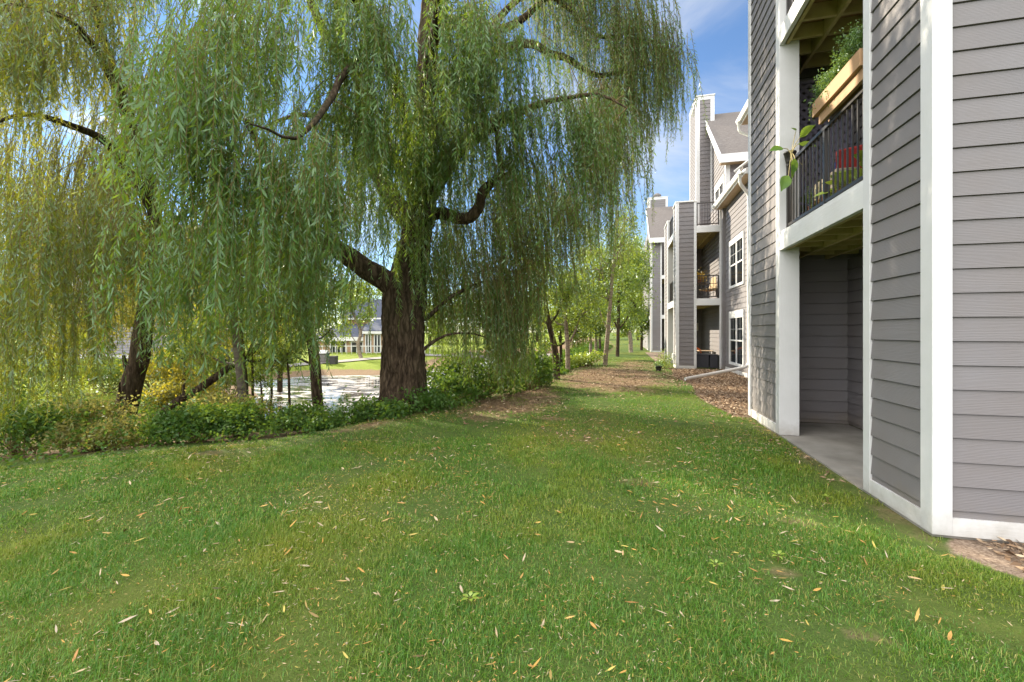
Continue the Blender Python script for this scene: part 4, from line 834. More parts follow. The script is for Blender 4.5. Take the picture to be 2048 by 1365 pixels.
def px_tree(name, label, spine_px, rad, blobs_px, leaf, n, mat, **k):
    b = G(spine_px[0][0], spine_px[0][2]); s0 = b+np.array((0, 0, -.08)); sp = [s0]+[P(*q) for q in spine_px[1:]]
    return tree(name, label, b, sp, rad, [pxblob(*q) for q in blobs_px], leaf, n, mat, **k)
BK = 'trees along the bank'
px_tree('slender_tree', 'pale grey slim trunk, left of the twin stems on the left bank', [(492, 815, 10.5), (480, 730, 10.5), (470, 660, 10.5), (458, 580, 10.6), (450, 480, 10.6), (455, 380, 10.8)], [.11, .10, .09, .08, .06, .03], [(460, 400, 11, 60, 70), (430, 480, 11, 45, 50), (430, 650, 11, 45, 45), (400, 710, 11, 36, 36), (455, 720, 11.2, 30, 36)], .075, 5500, 'tree_leaf', bark='grey_bark', group=BK)
px_tree('slender_tree', 'thin dark stem beside the pale grey trunk on the left bank', [(497, 815, 10.7), (488, 720, 10.7), (484, 640, 10.8), (483, 560, 10.8), (480, 460, 11)], [.055, .05, .045, .04, .02], [(500, 480, 11, 50, 60), (525, 640, 11.2, 45, 50), (540, 720, 11.2, 32, 34)], .075, 4500, 'tree_leaf', bark='bark', group=BK)
px_tree('slender_tree', 'dark grey trunk between the twin stems and the big willow', [(640, 800, 11), (630, 730, 11), (622, 680, 11), (612, 620, 11), (600, 560, 11), (592, 480, 11.2)], [.135, .13, .12, .10, .08, .04], [(590, 520, 11.4, 60, 60), (650, 600, 11.6, 40, 60), (600, 660, 11.6, 35, 40), (665, 665, 11.8, 30, 34), (570, 700, 11.8, 30, 34)], .07, 6500, 'tree_leaf', bark='bark', group=BK)
for i, (x, yb, xt, yt, lab) in enumerate(((507, 815, 503, 690, 'hair-thin sapling just right of the twin stems'), (527, 826, 521, 770, 'short thin sapling stem low on the left bank'), (582, 812, 574, 720, 'bare thin sapling midway to the dark grey trunk'))):
    px_tree('sapling', lab, [(x, yb, 11.2), ((x+xt)/2, (yb+yt)/2, 11.2), (xt, yt, 11.2)], [.035, .03, .015], [(xt, yt-10, 11.2, 26, 34)], .07, 500, 'tree_leaf', bark='bark', group='saplings on the left bank', sub=6)
o = empty('fallen_trunk', tuple(G(300, 10)), 'dark half-fallen trunk slanting up to the right across the left bank', 'tree'); t_ = MB(); limb(t_, [G(285, 9.6)-(0, 0, .05), P(340, 815, 10), P(400, 775, 10.4), P(450, 740, 10.8), P(505, 702, 11.2), P(560, 640, 11.6)], [.11, .10, .09, .08, .07, .03], 9, .2, .15, .04); part('trunk', t_, 'bark', o, True)
lv = Leaves()
for (x, y) in ((400, 760), (450, 720), (360, 790), (520, 670), (560, 640)):
    c = P(x, y, 10.8); q = c+np.array((.1, 0, .5)); t_ = MB(); t_.bar(tuple(c-(0, 0, .15)), tuple(q), .012, 4, 0, .004); part('branch', t_, 'bark', o); scatter(lv, q, (.22, .22, .16), 260, .08)
lv.build('crown', 'gold_leaf', o)
for i, (x, yb, zc, yt, lab) in enumerate(((365, 800, 11.5, 640, 'thin leafy sapling between the leaning trunk and the pale grey trunk'), (540, 815, 11.8, 650, 'thin leafy sapling right of the twin stems'), (120, 820, 12, 660, 'thin leafy sapling at the left, below the trailing strands'))):
    px_tree('sapling', lab, [(x, yb, zc), (x+4, (yb+yt)/2, zc), (x+10, yt, zc)], [.035, .03, .015], [(x+5, yt+10, zc, 40, 45), (x-20, yt+55, zc, 32, 36), (x+28, yt+70, zc, 32, 34)], .065, 2600, ('yellow_leaf', 'tree_leaf')[i % 2], group='saplings on the left bank', sub=10)
# yellow sunlit small trees behind the left bank
YL = 'yellow sunlit small trees across the left bank'
px_tree('small_tree', 'small tree with golden foliage behind the twin stems', [(430, 770, 16), (430, 690, 16), (440, 600, 16)], [.07, .05, .03], [(400, 690, 16, 60, 50), (460, 620, 16, 60, 60), (430, 560, 16.5, 50, 50), (530, 690, 16, 40, 50)], .10, 9000, 'gold_leaf', group=YL)
px_tree('small_tree', 'golden-leaved low tree right of the leaning willow trunk', [(335, 790, 14), (340, 740, 14), (350, 690, 14)], [.06, .05, .03], [(340, 720, 14, 45, 40), (380, 760, 14, 50, 35), (330, 640, 14.5, 40, 50)], .09, 5500, 'gold_leaf', group=YL)
px_tree('small_tree', 'golden-brown small tree in front of the grey house across the lawn', [(190, 760, 17), (190, 690, 17), (195, 640, 17)], [.08, .06, .03], [(190, 660, 17, 60, 40), (130, 690, 17, 40, 30), (240, 620, 17.5, 45, 45)], .10, 6500, 'gold_leaf', group=YL)
px_tree('small_tree', 'tall green and yellow tree behind the grey trunk left of the pond', [(560, 770, 19), (560, 680, 19), (555, 560, 19)], [.12, .09, .05], [(560, 620, 19, 55, 60), (540, 520, 19, 60, 60), (610, 560, 19, 45, 60)], .12, 8000, 'gold_leaf', group=YL)
px_tree('small_tree', 'broad yellow-green tree left of the pond, in front of the grey house', [(300, 760, 22), (300, 690, 22), (305, 600, 22)], [.14, .11, .06], [(300, 600, 22, 70, 60), (240, 560, 22, 60, 60), (360, 560, 22.5, 60, 70), (310, 500, 22.5, 70, 50)], .13, 12000, 'gold_leaf', group=YL)
px_tree('small_tree', 'yellow-green tree at the far left behind the trailing willow foliage', [(40, 760, 22), (40, 690, 22), (35, 600, 22)], [.14, .11, .06], [(30, 600, 22, 70, 60), (90, 560, 22.5, 50, 60), (-40, 560, 22.5, 60, 70), (40, 500, 22.5, 70, 50)], .13, 10000, 'gold_leaf', group=YL)
px_tree('small_tree', 'yellow-green tree above the roof of the far blue-roofed house', [(690, 720, 48), (690, 660, 48), (690, 600, 48)], [.3, .22, .1], [(680, 570, 48, 60, 40), (740, 590, 48, 50, 40), (630, 600, 48, 40, 45)], .3, 6000, 'tree_leaf', group=YL)
# trees along the right part of the bank
px_tree('bank_tree', 'dark crooked tree with a forked lean on the bank beyond the willow', [(1113, 760, 14), (1112, 720, 14), (1108, 690, 14), (1098, 650, 14), (1090, 600, 14), (1085, 520, 14.2)], [.12, .11, .10, .085, .07, .03], [(1085, 540, 14.2, 60, 60), (1050, 600, 14.5, 45, 50), (1130, 600, 14.2, 40, 45)], .085, 7000, 'tree_leaf', group=BK)
px_tree('birch_tree', 'short birch with a banded pale trunk right of the crooked tree', [(1136, 728, 17), (1135, 690, 17), (1132, 650, 17), (1128, 580, 17)], [.095, .09, .08, .04], [(1130, 590, 17, 60, 50), (1165, 630, 17, 45, 40), (1100, 640, 17.4, 30, 30)], .095, 6000, 'yellow_leaf', bark='birch_bark', group=BK)
px_tree('birch_tree', 'tall slender birch leaning right at the end of the bare patch', [(1210, 722, 20), (1216, 660, 20), (1221, 600, 20), (1226, 540, 20), (1231, 480, 20), (1235, 420, 20)], [.105, .095, .085, .07, .05, .03], [(1200, 540, 20, 50, 50), (1240, 500, 20, 48, 55), (1190, 600, 20, 45, 45), (1255, 440, 20.5, 26, 40), (1160, 560, 20.5, 40, 50), (1180, 490, 20.5, 40, 45)], .10, 13000, 'yellow_leaf', bark='birch_bark', group=BK)
px_tree('bank_tree', 'dark straight trunk under a round green crown near the far block', [(1235, 706, 27), (1236, 660, 27), (1237, 590, 27), (1240, 520, 27)], [.115, .105, .09, .05], [(1250, 560, 27, 50, 50), (1270, 610, 27, 34, 45), (1215, 600, 27, 40, 40), (1250, 510, 27.5, 45, 35), (1280, 540, 27.5, 24, 45)], .14, 9500, 'tree_leaf', group=BK)
px_tree('bank_tree', 'stout pale stump-like trunk with low foliage by the far block', [(1262, 702, 32), (1261, 680, 32), (1259, 660, 32)], [.15, .14, .12], [(1262, 640, 32, 24, 24), (1250, 660, 33, 22, 14)], .16, 2200, 'tree_leaf', bark='birch_bark', group=BK)
for x, x2, lab in ((1181, 1178, 'thin white birch stem, left of a pair on the far bank'), (1192, 1191, 'thin white birch stem, right of a pair on the far bank')):
    px_tree('birch_tree', lab, [(x, 712, 25), (x, 680, 25), (x2, 640, 25)], [.09, .08, .05], [(x2, 640, 25, 24, 34)], .14, 1300, 'tree_leaf', bark='birch_bark', group='pair of white birches', sub=8)
px_tree('bank_tree', 'bright yellow-green tree right of the leaning birch, before the last block', [(1200, 704, 32), (1200, 660, 32), (1202, 580, 32)], [.10, .09, .06], [(1200, 560, 32, 45, 50), (1170, 620, 32, 40, 45), (1225, 600, 32.5, 40, 50), (1185, 510, 32.5, 40, 35)], .16, 8000, 'yellow_leaf', group=BK)
px_tree('bank_tree', 'tall green tree standing close to the white corner of the last block', [(1283, 700, 36), (1283, 660, 36), (1282, 580, 36)], [.12, .10, .06], [(1278, 560, 36, 24, 50), (1270, 620, 36, 28, 40), (1285, 650, 36, 18, 30), (1262, 520, 36, 30, 40)], .18, 8000, 'tree_leaf', group=BK)
px_tree('bank_tree', 'leafy yellow-green young tree between the crooked tree and the short birch', [(1122, 740, 19), (1122, 690, 19), (1120, 620, 19)], [.07, .06, .03], [(1110, 640, 19, 40, 40), (1150, 660, 19, 34, 36), (1090, 690, 19, 26, 26), (1140, 580, 19, 45, 45)], .10, 6500, 'yellow_leaf', group=BK)
# far weeping willow beside the last block
wb = G(1290, 48); o = empty('willow_tree', tuple(wb), 'far pale yellow-green weeping willow beside the last block', 'tree'); t_ = MB(); limb(t_, [wb, P(1288, 640, 48), P(1285, 560, 48)], [.5, .4, .2], 8, 1); part('trunk', t_, 'bark', o, True)
LIMBS.clear(); lv = Leaves(); curtain(lv, None, MB(), P(1288, 600, 48), (1245, 1310), (470, 580), (600, 705), (45, 52), 60, 6, .34, .16, False, .6, .8, False); lv.build('crown', 'yellow_leaf', o)
# hazy line of trees far across the water and behind the houses
for i, (x, zc, tp, w, mat) in enumerate(((-140, 62, 470, 95, 'tree_leaf'), (60, 66, 500, 80, 'yellow_leaf'), (330, 60, 520, 80, 'tree_leaf'), (470, 64, 540, 70, 'yellow_leaf'), (600, 62, 560, 60, 'tree_leaf'), (860, 72, 600, 55, 'tree_leaf'), (930, 78, 575, 60, 'yellow_leaf'), (1010, 74, 560, 55, 'tree_leaf'), (1075, 82, 585, 50, 'yellow_leaf'), (1150, 85, 570, 55, 'tree_leaf'), (1215, 90, 560, 50, 'tree_leaf'), (1275, 80, 500, 45, 'tree_leaf'))):
    lab = ('round tree far behind the grey house at the left edge', 'yellowish tree behind the left end of the grey house', 'green tree behind the right end of the grey house', 'yellow-green far tree between the two houses', 'green far tree just left of the blue-roofed house', 'far tree right behind the big willow trunk', 'yellow-green far tree right of the willow trunk', 'far green tree above the boulder across the pond', 'pale yellow far tree behind the crooked tree', 'far green tree behind the short birch', 'far green tree behind the leaning birch', 'tall green far tree next to the last block')[i]
    px_tree('distant_tree', lab, [(x, 700, zc), (x, 670, zc), (x+4, (tp+680)/2, zc)], [.35, .3, .15], [(x, (tp+690)/2, zc, w, (690-tp)*.33), (x-w*.35, (tp+690)/2-20, zc+2, w*.6, (690-tp)*.25), (x+w*.4, (tp+690)/2+15, zc, w*.6, (690-tp)*.25), (x, tp+25, zc+1, w*.55, 34)], .42, 4200, mat, group='line of trees beyond the pond', sub=18)

# ------------------------------------------------------------------ the bank: undergrowth and shrubs
n = 230000; u = RNG.uniform(-24, 0.6, n); v = RNG.uniform(.5, 46, n); s = bank(u, v); zc = -SY*u+CY*v; xc = CY*u+SY*v
mound = np.array([mnoise.noise(Vector((a*.55, b*.55, 3.1))) for a, b in zip(u, v)]); m2 = np.array([mnoise.noise(Vector((a*1.7, b*1.7, 8.1))) for a, b in zip(u, v)])
H = np.clip(.42+.55*mound+.35*m2, .05, 1.2)*(1-.35*((u > -9)&(u < -4.8)&(v > 6)))*sst(.05, 1.0, s)*(1-.45*sst(2.5, 5, s)); pd = pond_sd(u, v)
keep = (s > .12+.35*np.clip(m2+.2, 0, 1))&(s < 7.0)&(pd > -.1)&(zc > 3)&(np.abs(xc) < 1.25*zc+1.5)&(RNG.uniform(0, 1, n) < np.where(s < 3.5, 1.0, .55))&((u > -15) | (s < 5))
u, v, H, s, zc = u[keep], v[keep], H[keep], s[keep], zc[keep]; n = len(u); print('undergrowth leaves', n)
z = height(u, v)+H*np.sqrt(RNG.uniform(.02, 1, n)); d = rand_dirs(n, .35); L_ = RNG.uniform(.05, .10, n)*np.clip(zc/9, .8, 2.2); lv = Leaves()
lv.add(np.stack([u, v, z], 1), d, nrmz(np.cross(d, rand_dirs(n, .8))), L_, L_*.62)
for i in range(1300):                                              # taller sprigs standing out of the ground cover
    k = random.randrange(n); b0 = np.array((u[k], v[k], z[k]-.1)); hh = random.uniform(.25, .75)*(1 if s[k] > .8 else .5); tip = b0+np.array((random.uniform(-.25, .25)*hh, random.uniform(-.25, .25)*hh, hh)); q = 26
    t_ = RNG.uniform(.2, 1, q)[:, None]; az = RNG.uniform(0, 6.28, q); d = nrmz(np.stack([np.cos(az), np.sin(az), RNG.uniform(-.3, .6, q)], 1)); l = RNG.uniform(.035, .075, q)*max(.85, min(zc[k]/9, 2))
    lv.add(b0+(tip-b0)*t_, d, nrmz(np.cross(d, rand_dirs(q, .8))), l, l*.55)
o = lv.build('undergrowth', 'bush_leaf'); o['kind'] = 'stuff'
def shrub(name, label, c, blobs, leaf, n, mat, group='shrubs along the bank', ratio=.6):
    o = empty(name, tuple(c), label, 'shrub', group); st = MB(); lv = Leaves(); tot = sum(np.prod(b[1])**.67 for b in blobs)
    for bc, r in blobs:
        bc = np.asarray(bc); r = np.asarray(r); m_ = int(n*np.prod(r)**.67/tot); k = 12; q = rand_dirs(k, .3)*RNG.uniform(.4, 1, (k, 1))*r+bc
        for p in q:
            st.tube([tuple(c+RNG.normal(size=3)*(.08, .08, 0)), tuple((c+p)/2+RNG.normal(size=3)*.05), tuple(p)], [.012, .009, .004], 4); scatter(lv, p, r*.32, m_//k, leaf, .3, False, ratio)
    lv.build('foliage', mat, o); part('stem', st, 'twig', o); return o
for px, zc, lab, bl, leaf, n_, mat in (
    (400, 7.6, 'dark green leafy shrub at the lawn edge below the left willow', ((400, 845, 7.6, 75, 30), (330, 860, 7.3, 45, 26), (470, 840, 7.7, 50, 28)), .07, 6500, 'bush_leaf'),
    (205, 7.6, 'straw-gold sunlit shrub at the lawn edge on the left', ((180, 845, 7.8, 60, 42), (240, 870, 7.2, 45, 32), (150, 880, 7, 35, 26)), .06, 6500, 'gold_bush_leaf'),
    (40, 7.0, 'dark green shrub at the left edge of the photo', ((40, 850, 7, 70, 45), (-20, 800, 7.6, 60, 50)), .07, 5000, 'bush_leaf'),
    (480, 8.6, 'straw-gold patch of shrub below the twin stems', ((490, 825, 8.6, 55, 26), (430, 815, 9, 45, 22)), .06, 3800, 'gold_bush_leaf'),
    (620, 8.2, 'leafy shrub in front of the dark grey trunk', ((600, 842, 8.2, 55, 22), (665, 850, 7.9, 40, 18)), .07, 3200, 'bush_leaf'),
    (735, 8.3, 'dark leafy shrub against the left side of the willow trunk', ((745, 825, 8.3, 34, 26), (790, 832, 8.1, 40, 24)), .075, 3200, 'bush_leaf'),
    (850, 8.6, 'dark leafy shrub against the right side of the willow trunk', ((860, 800, 8.6, 45, 26), (915, 785, 9.2, 45, 30)), .075, 3400, 'bush_leaf'),
    (960, 10.4, 'big light green shrub between the pond and the willow strands', ((950, 750, 10.4, 55, 36), (1010, 745, 10.9, 45, 40), (890, 745, 10.6, 40, 30)), .085, 5200, 'bush_leaf'),
    (1055, 11.6, 'tall leafy shrub at the right end of the dark undergrowth', ((1060, 745, 11.6, 40, 36), (1085, 755, 12.2, 24, 24)), .085, 3200, 'bush_leaf'),
    (1175, 20, 'low bright shrub at the foot of the leaning birch', ((1175, 716, 20, 26, 10), (1150, 722, 19, 22, 9)), .12, 1500, 'lime_leaf'),
    (110, 12, 'bright green bush by the path at the left', ((110, 790, 12, 60, 26), (40, 785, 12.5, 50, 28)), .08, 3500, 'lime_leaf'),
    (390, 12.5, 'yellow leafy bush behind the half-fallen trunk', ((390, 790, 12.5, 55, 30), (330, 800, 12, 40, 24)), .08, 3800, 'gold_leaf')):
    shrub('bank_shrub', lab, G(px, zc), [pxblob(*q) for q in bl], leaf, n_, mat)

for px, py, zc, rx, ry, lab, mat in ((70, 740, 15, 60, 34, 'tall bright green bush by the path, behind the left strands', 'lime_leaf'), (215, 745, 15.5, 55, 34, 'yellow-green bush behind the leaning willow trunk', 'yellow_leaf'), (455, 745, 14.5, 55, 36, 'leafy yellow-green bush behind the pale grey trunk', 'yellow_leaf'), (310, 735, 15, 45, 34, 'golden bush on the bank right of the leaning willow trunk', 'gold_leaf')):
    shrub('bank_shrub', lab, G(px, zc), [pxblob(px, py, zc, rx, ry), pxblob(px-rx*.7, py+12, zc, rx*.6, ry*.7), pxblob(px+rx*.7, py+10, zc, rx*.6, ry*.7)], .085, 4500, mat)
# ------------------------------------------------------------------ across the pond
def wp(zc, xc, z): x, y = cam2w(zc, xc); return (x, y, z)
class FB(MB):
    """boxes in camera-aligned plan: c0,c1 across, d0,d1 depth"""
    def fbox(s, c0, c1, d0, d1, z0, z1):
        k = len(s.v); s.v += [wp(d, c, z) for z in (z0, z1) for d in (d0, d1) for c in (c0, c1)]
        s.f += [tuple(k+i for i in q) for q in ((0, 2, 3, 1), (4, 5, 7, 6), (0, 1, 5, 4), (2, 6, 7, 3), (0, 4, 6, 2), (1, 3, 7, 5))]
def pxz(px, py, zc): return (px-HX)/FPX*zc, (HY-py)/FPX*zc
o = empty('grey_house', wp(33, -32, -1.95), 'grey lap-sided apartment house with white trim beyond the left lawn', 'building'); D = 33
m_ = FB(); c0, c1 = pxz(40, 0, D)[0], pxz(335, 0, D)[0]; m_.fbox(c0, c1, D+.05, D+9, -2.1, 6.2)
k = 0; z = -2.0
while z < 6.2:
    m_.quad(wp(D, c0, z), wp(D, c1, z), wp(D+.045, c1, z+.2), wp(D+.045, c0, z+.2)); z += .2
part('wall', m_, 'house_siding', o)
m_ = FB(); m_.fbox(pxz(93, 0, D)[0], pxz(99, 0, D)[0], D-.03, D+.04, -2, 6.2); m_.fbox(c1-.2, c1+.03, D-.03, D+.3, -2, 6.2); m_.fbox(c0, c1, D-.04, D+.04, -2, -1.8); m_.fbox(c0, c1, D-.03, D+.04, 2.9, 3.15); part('corner_board', m_, 'trim', o)
for (x0, x1, y0, y1) in ((112, 148, 618, 660), (172, 205, 622, 664), (112, 148, 540, 580), (172, 205, 540, 582), (250, 300, 540, 582), (255, 300, 610, 650)):
    a, zt = pxz(x0, y0, D); b, zb = pxz(x1, y1, D); f_ = FB(); f_.fbox(a, b, D-.05, D+.03, zt-.12, zt); f_.fbox(a, b, D-.05, D+.03, zb, zb+.1); f_.fbox(a, a+.12, D-.05, D+.03, zb+.1, zt-.12); f_.fbox(b-.12, b, D-.05, D+.03, zb+.1, zt-.12); f_.fbox((a+b)/2-.05, (a+b)/2+.05, D-.045, D+.03, zb+.1, zt-.12)
    w_ = part('window', f_, 'trim', o); g_ = FB(); g_.fbox(a+.12, b-.12, D-.015, D+.02, zb+.1, zt-.12); part('pane', g_, 'glass_dark', w_)
r_ = FB(); q = [(D-.6, 6.2), (D+9.6, 6.2), (D+4.5, 9.2)]; kk = len(r_.v); r_.v += [wp(d, c, z) for c in (c0-.5, c1+.5) for d, z in q]; r_.f += [(0, 2, 1), (3, 4, 5), (0, 1, 4, 3), (1, 2, 5, 4), (2, 0, 3, 5)]; part('roof', r_, 'shingle', o)
D = 40; o = empty('blue_roofed_house', wp(D, -15, -1.9), 'tan brick house with a dark blue-grey roof and white glazed doors across the pond', 'building')
bz = pxz(0, 709, D)[1]; ez = pxz(0, 681, D)[1]; xl, xm, xr = pxz(628, 0, D)[0], pxz(731, 0, D)[0], pxz(800, 0, D)[0]
m_ = FB(); m_.fbox(xl, xm, D, D+8, bz, ez+.15); m_.fbox(xm, xr, D-.6, D+8, bz, pxz(0, 664, D)[1]); m_.fbox(pxz(665, 0, D)[0], xr, D+3, D+8, ez, pxz(0, 634, D)[1]); part('wall', m_, 'brick_tan', o)
m_ = FB(); m_.fbox(xl, xr, D-2.6, D+.0, bz-.45, bz-.02); part('terrace', m_, 'brick_tan', o)
m_ = FB(); m_.fbox(xl-.3, xm, D-.34, D-.3, ez-.05, ez+.3); m_.fbox(xl-.3, xm, D-.3, D+.02, ez+.15, ez+.3); m_.fbox(xm-.2, xr, D-.95, D-.6, pxz(0, 668, D)[1], pxz(0, 663, D)[1]); m_.fbox(pxz(660, 0, D)[0], xr, D+2.5, D+3.0, pxz(0, 638, D)[1], pxz(0, 634, D)[1]); part('fascia', m_, 'trim_h', o)
r_ = FB(); rz_ = pxz(0, 648, D+3)[1]; kk = [wp(D-.34, xl-.4, ez+.31), wp(D-.34, xm+.02, ez+.31), wp(D+3, xm+.02, rz_), wp(D+3, xl+1.2, rz_)]; r_.quad(*kk); r_.quad(*[(a, b, c-.1) for a, b, c in kk][::-1])
zz = pxz(0, 662, D)[1]; kk = [wp(D-.95, xm-.2, zz), wp(D-.95, xr, zz), wp(D+3, xr, zz+1.3), wp(D+3, xm-.2, zz+1.3)]; r_.quad(*kk); r_.quad(*[(a, b, c-.1) for a, b, c in kk][::-1])
z3 = pxz(0, 633, D)[1]; x3 = pxz(655, 0, D)[0]; kk = [wp(D+2.5, x3, z3), wp(D+2.5, xr, z3), wp(D+6, xr, z3+2), wp(D+6, x3+1, z3+2)]; r_.quad(*kk); r_.quad(*[(a, b, c-.1) for a, b, c in kk][::-1]); part('roof', r_, 'house_roof', o)
for (x0, x1, y0, y1, dd, n_) in ((660, 693, 682, 709, 0, 3), (702, 727, 683, 709, 0, 2), (735, 747, 668, 706, -.6, 2), (752, 766, 668, 706, -.6, 2), (722, 730, 638, 650, 3, 1), (736, 746, 638, 650, 3, 2)):
    a, zt = pxz(x0, y0, D); b, zb = pxz(x1, y1, D); f_ = FB(); d0 = D+dd; t = .09; f_.fbox(a, b, d0-.06, d0-.002, zt-t, zt); f_.fbox(a, b, d0-.06, d0-.002, zb, zb+t)
    for i in range(n_+1): x = a+(b-a-t)*i/n_; f_.fbox(x, x+t, d0-.058, d0-.002, zb+t, zt-t)
    w_ = part('window', f_, 'trim', o); g_ = FB(); g_.fbox(a+.01, b-.01, d0-.03, d0-.004, zb+.02, zt-.02); part('pane', g_, 'glass_dark', w_)
t_ = FB()
for i in range(26): x = xl+1+i*.42; t_.fbox(x, x+.03, D-2.5, D-2.46, bz, bz+.8)
t_.fbox(xl+1, xl+12, D-2.52, D-2.44, bz+.8, bz+.86); part('railing', t_, 'trim_h', o)
bt = G(722, 34); tree('birch_tree', 'white-barked leaning birch in front of the blue-roofed house', bt, [bt, P(716, 690, 34), P(722, 665, 34), P(712, 640, 34), P(700, 615, 34), P(690, 590, 34)], [.16, .14, .12, .1, .07, .03], [pxblob(700, 600, 34, 36, 26), pxblob(735, 630, 34, 20, 22), pxblob(690, 650, 34, 16, 24)], .2, 2200, 'tree_leaf', 'birch_bark')
g0 = G(645, 30); o = empty('grill', tuple(g0), 'barbecue grill with a pale lid on the far lawn', 'grill'); zc0 = g0[2]; c0 = (648-HX)/FPX*30
t_ = FB(); t_.fbox(c0-.25, c0+.25, 29.8, 30.3, zc0+.05, zc0+.62); part('cart', t_, 'rock', o)
t_ = FB(); t_.fbox(c0-.30, c0+.30, 29.78, 30.32, zc0+.62, zc0+.68); part('shelf', t_, 'pot_dark', o)
t_ = MB(); th = np.linspace(0, math.pi, 9); a = [wp(30.05-.22*math.cos(q), c0-.25, zc0+.68+.22*math.sin(q)) for q in th]; b = [wp(30.05-.22*math.cos(q), c0+.25, zc0+.68+.22*math.sin(q)) for q in th]
k = len(a); t_.v = a+b; t_.f = [(i, i+1, k+i+1, k+i) for i in range(k-1)]+[tuple(range(k))[::-1], tuple(range(k, 2*k))]; part('lid', t_, 'gutter_white', o)
g0 = G(667, 29.5); c0 = (667-HX)/FPX*29.5; o = empty('bin', tuple(g0), 'dark square bin standing right of the grill', 'bin'); t_ = FB(); t_.fbox(c0-.22, c0+.22, 29.3, 29.76, g0[2]-.02, g0[2]+.5); part('body', t_, 'pot_dark', o, bevel=.02); t_ = FB(); t_.fbox(c0-.24, c0+.24, 29.28, 29.78, g0[2]+.502, g0[2]+.55); part('lid', t_, 'pot_dark', o, bevel=.015)
for (px, zc, r, lab) in ((935, 39, .85, 'big grey boulder at the far edge of the pond'), (957, 41, .5, 'smaller grey rock right of the boulder at the pond')):
    g0 = G(px, zc); bm = bmesh.new(); bmesh.ops.create_icosphere(bm, subdivisions=3, radius=r)
    for v_ in bm.verts: v_.co *= 1+.35*mnoise.noise(v_.co*1.6+Vector((px, 0, 0))); v_.co.z *= .75
    me = bpy.data.meshes.new('boulder'); bm.to_mesh(me); bm.free(); o = bpy.data.objects.new('boulder', me); COL.objects.link(o); me.materials.append(MATS['rock']); o.location = (g0[0], g0[1], max(g0[2], WATER_Z)+r*.35); props(o, lab, 'rock')

# ------------------------------------------------------------------ lawn: grass, fallen leaves, mulch, weeds
def field(n, r0, r1):
    zc = np.sqrt(RNG.uniform(r0*r0, r1*r1, n)); xc = RNG.uniform(-1, 1, n)*(1.2*zc+.9); return CY*xc-SY*zc, SY*xc+CY*zc, zc
gv, gq, gt, k0 = [], [], [], 0
for (r0, r1, n, w, hgt, two) in ((1.35, 3.4, 220000, .0026, .036, True), (3.4, 6.2, 250000, .0040, .038, True), (6.2, 12, 220000, .008, .036, False), (12, 26, 110000, .017, .04, False)):
    x, y, zc = field(n, r0, r1); s = bank(x, y); so = soil_mask(x, y); mu = mulch_mask(x, y)
    nz_ = np.array([mnoise.noise(Vector((a*1.6, b*1.6, 0)))+.5*mnoise.noise(Vector((a*4.2, b*4.2, 5))) for a, b in zip(x, y)])
    dens = np.clip(.80-so*1.5+.95*nz_, .16*(so < .3), 1)*(mu < .3); dens = np.where((x > F-.03)&(y > 3.88)&(y < 8.66), 0, dens); dens = np.where((x > F)&(y > 8.6), 0, dens)
    kp = (s < .5)&(RNG.uniform(0, 1, n) < dens); x, y, nz_ = x[kp], y[kp], nz_[kp]; m_ = len(x); z = height(x, y)-.004
    a = RNG.uniform(0, 6.283, m_); lean = np.clip(RNG.normal(.8, .45, m_), 0, 1.7); hh = hgt*RNG.uniform(.4, 1.45, m_)*np.clip(1+.75*nz_, .4, 1.9); dx, dy = np.cos(a), np.sin(a); sx, sy = -dy*w/2*RNG.uniform(.7, 1.3, m_), dx*w/2
    b = np.stack([x, y, z], 1); sd = np.stack([sx, sy, 0*sx], 1)
    mid = b+np.stack([dx*hh*lean*.35, dy*hh*lean*.35, hh*.6], 1); tip = b+np.stack([dx*hh*lean, dy*hh*lean, hh*(1-.3*lean)], 1)
    if two:
        V = np.stack([b-sd, b+sd, mid+sd*.8, mid-sd*.8, tip], 1).reshape(-1, 3); kk = (np.arange(m_)*5)[:, None]+k0; gq.append(kk+np.array([0, 1, 2, 3])); gt.append(kk+np.array([3, 2, 4])); k0 += 5*m_
    else:
        V = np.stack([b-sd, b+sd, tip], 1).reshape(-1, 3); kk = (np.arange(m_)*3)[:, None]+k0; gt.append(kk+np.array([0, 1, 2])); k0 += 3*m_
    gv.append(V)
o = np_part('grass', np.concatenate(gv), [np.concatenate(gq), np.concatenate(gt)], 'grass_blade'); o['kind'] = 'stuff'
lv = Leaves()
for (r0, r1, n, L) in ((1.4, 4.5, 14000, .022), (4.5, 9, 24000, .03), (1.4, 4.5, 9000, .022), (4.5, 9, 16000, .03), (1.4, 4, 1000, .072), (4, 9, 5000, .072), (9, 22, 5000, .085)):
    x, y, zc = field(n, r0, r1); kp = (bank(x, y) < .3)&~((x > F-.05)&(y > 3.9)); nz_ = np.array([mnoise.noise(Vector((a*.7, b*.7, 9))) for a, b in zip(x, y)]); kp &= RNG.uniform(0, 1, n) < .6+1.3*nz_; x, y = x[kp], y[kp]; m_ = len(x)
    d = nrmz(np.stack([RNG.normal(size=m_), RNG.normal(size=m_), RNG.normal(size=m_)*.22], 1)); side = nrmz(np.cross(d, np.stack([RNG.normal(size=m_)*.4, RNG.normal(size=m_)*.4, np.ones(m_)], 1)))
    l = L*RNG.uniform(.45, 1.2, m_); lv.add(np.stack([x, y, height(x, y)+RNG.uniform(.014, .036, m_)], 1), d, side, l, l*RNG.uniform(.12, .24, m_), True, RNG.choice((-.12, .1)))
print('leaves', len(bpy.data.objects['crown'].data.polygons), len(bpy.data.objects['crown.001'].data.polygons))
o = lv.build('fallen_leaves', 'dead_leaf'); o['kind'] = 'stuff'
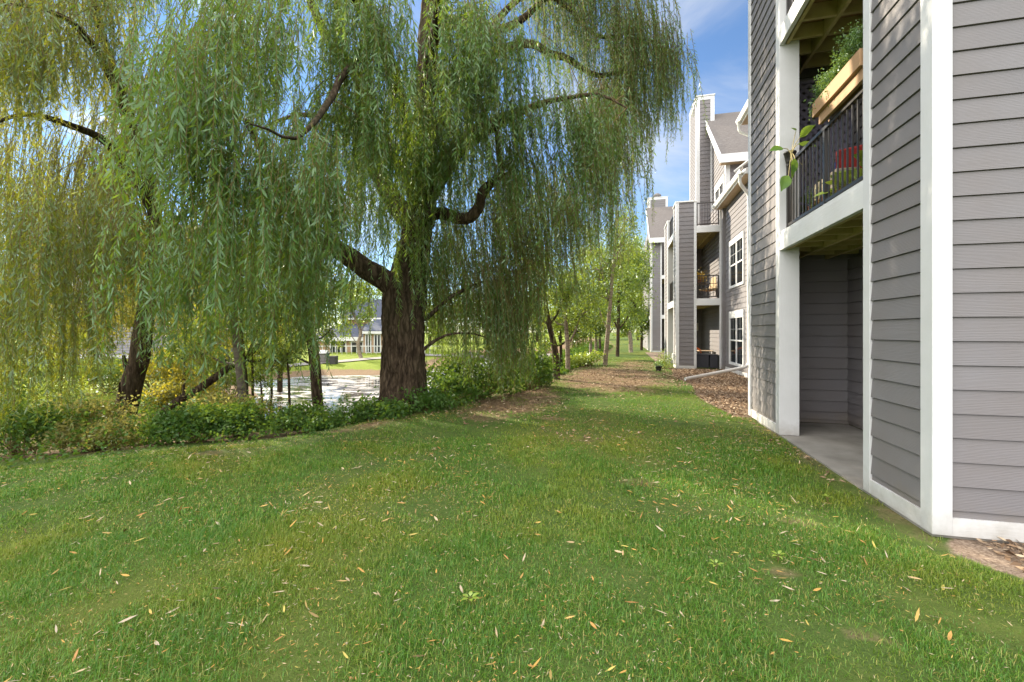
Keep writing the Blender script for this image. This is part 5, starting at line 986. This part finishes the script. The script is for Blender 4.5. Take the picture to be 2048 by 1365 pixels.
x = np.concatenate([RNG.uniform(1.5, 4.05, 34000), RNG.uniform(2.5, 4.5, 7000), RNG.uniform(-3.5, 2.2, 42000)]); y = np.concatenate([RNG.uniform(8.3, 19.2, 34000), RNG.uniform(1.5, 3.9, 7000), RNG.uniform(5, 24, 42000)]); mk = np.maximum(mulch_mask(x, y), soil_mask(x, y)*1.15-.1)
nz_ = np.array([mnoise.noise(Vector((a*1.6, b*1.6, 0))) for a, b in zip(x, y)])
kp = (RNG.uniform(0, 1, len(x)) < mk-.2*nz_*(mk < .9))&~((x > F-.05)&(y > 3.88)&(y < 8.66))&~((x > 2.2)&(y > 19))&(bank(x, y) < .4); x, y = x[kp], y[kp]; m_ = len(x); lv = Leaves()
d = nrmz(np.stack([RNG.normal(size=m_), RNG.normal(size=m_), RNG.normal(size=m_)*.25], 1)); side = nrmz(np.cross(d, np.stack([RNG.normal(size=m_)*.5, RNG.normal(size=m_)*.5, np.ones(m_)], 1))); l = RNG.uniform(.025, .085, m_)
lv.add(np.stack([x, y, height(x, y)+RNG.uniform(.004, .03, m_)], 1), d, side, l, l*RNG.uniform(.25, .5, m_), False, 0); o = lv.build('mulch', 'mulch_chip'); o['kind'] = 'stuff'
for (px, py, lab, r) in ((940, 1205, 'bright green broad-leaved weed sprouting in the foreground grass', .05), (1432, 1138, 'small pale green weed in the grass near the corner of the building', .04), (1556, 1118, 'low leafy green weed in the grass right of the pale weed', .045), (1655, 1000, 'yellow-green broad leaf clump in the grass near the white skirting', .045)):
    zc = 1.5*FPX/(py-HY); x, y = cam2w(zc, (px-HX)/FPX*zc); z = hz(x, y); o = empty('weed', (x, y, z), lab, 'plant'); lf = MB(); st = MB(); a0 = random.uniform(0, 6)
    for i in range(6):
        a = a0+i*1.15; d = np.array((math.cos(a), math.sin(a), random.uniform(.25, .8))); b0 = np.array((x, y, z+.045))+d*.012; st.tube([(x, y, z), tuple(b0)], [.002, .0015], 4); broad_leaf(lf, b0, d, r*random.uniform(.8, 1.2), r*.45, 0, .3)
    part('leaf', lf, 'lime_leaf', o, True); part('stem', st, 'twig', o)
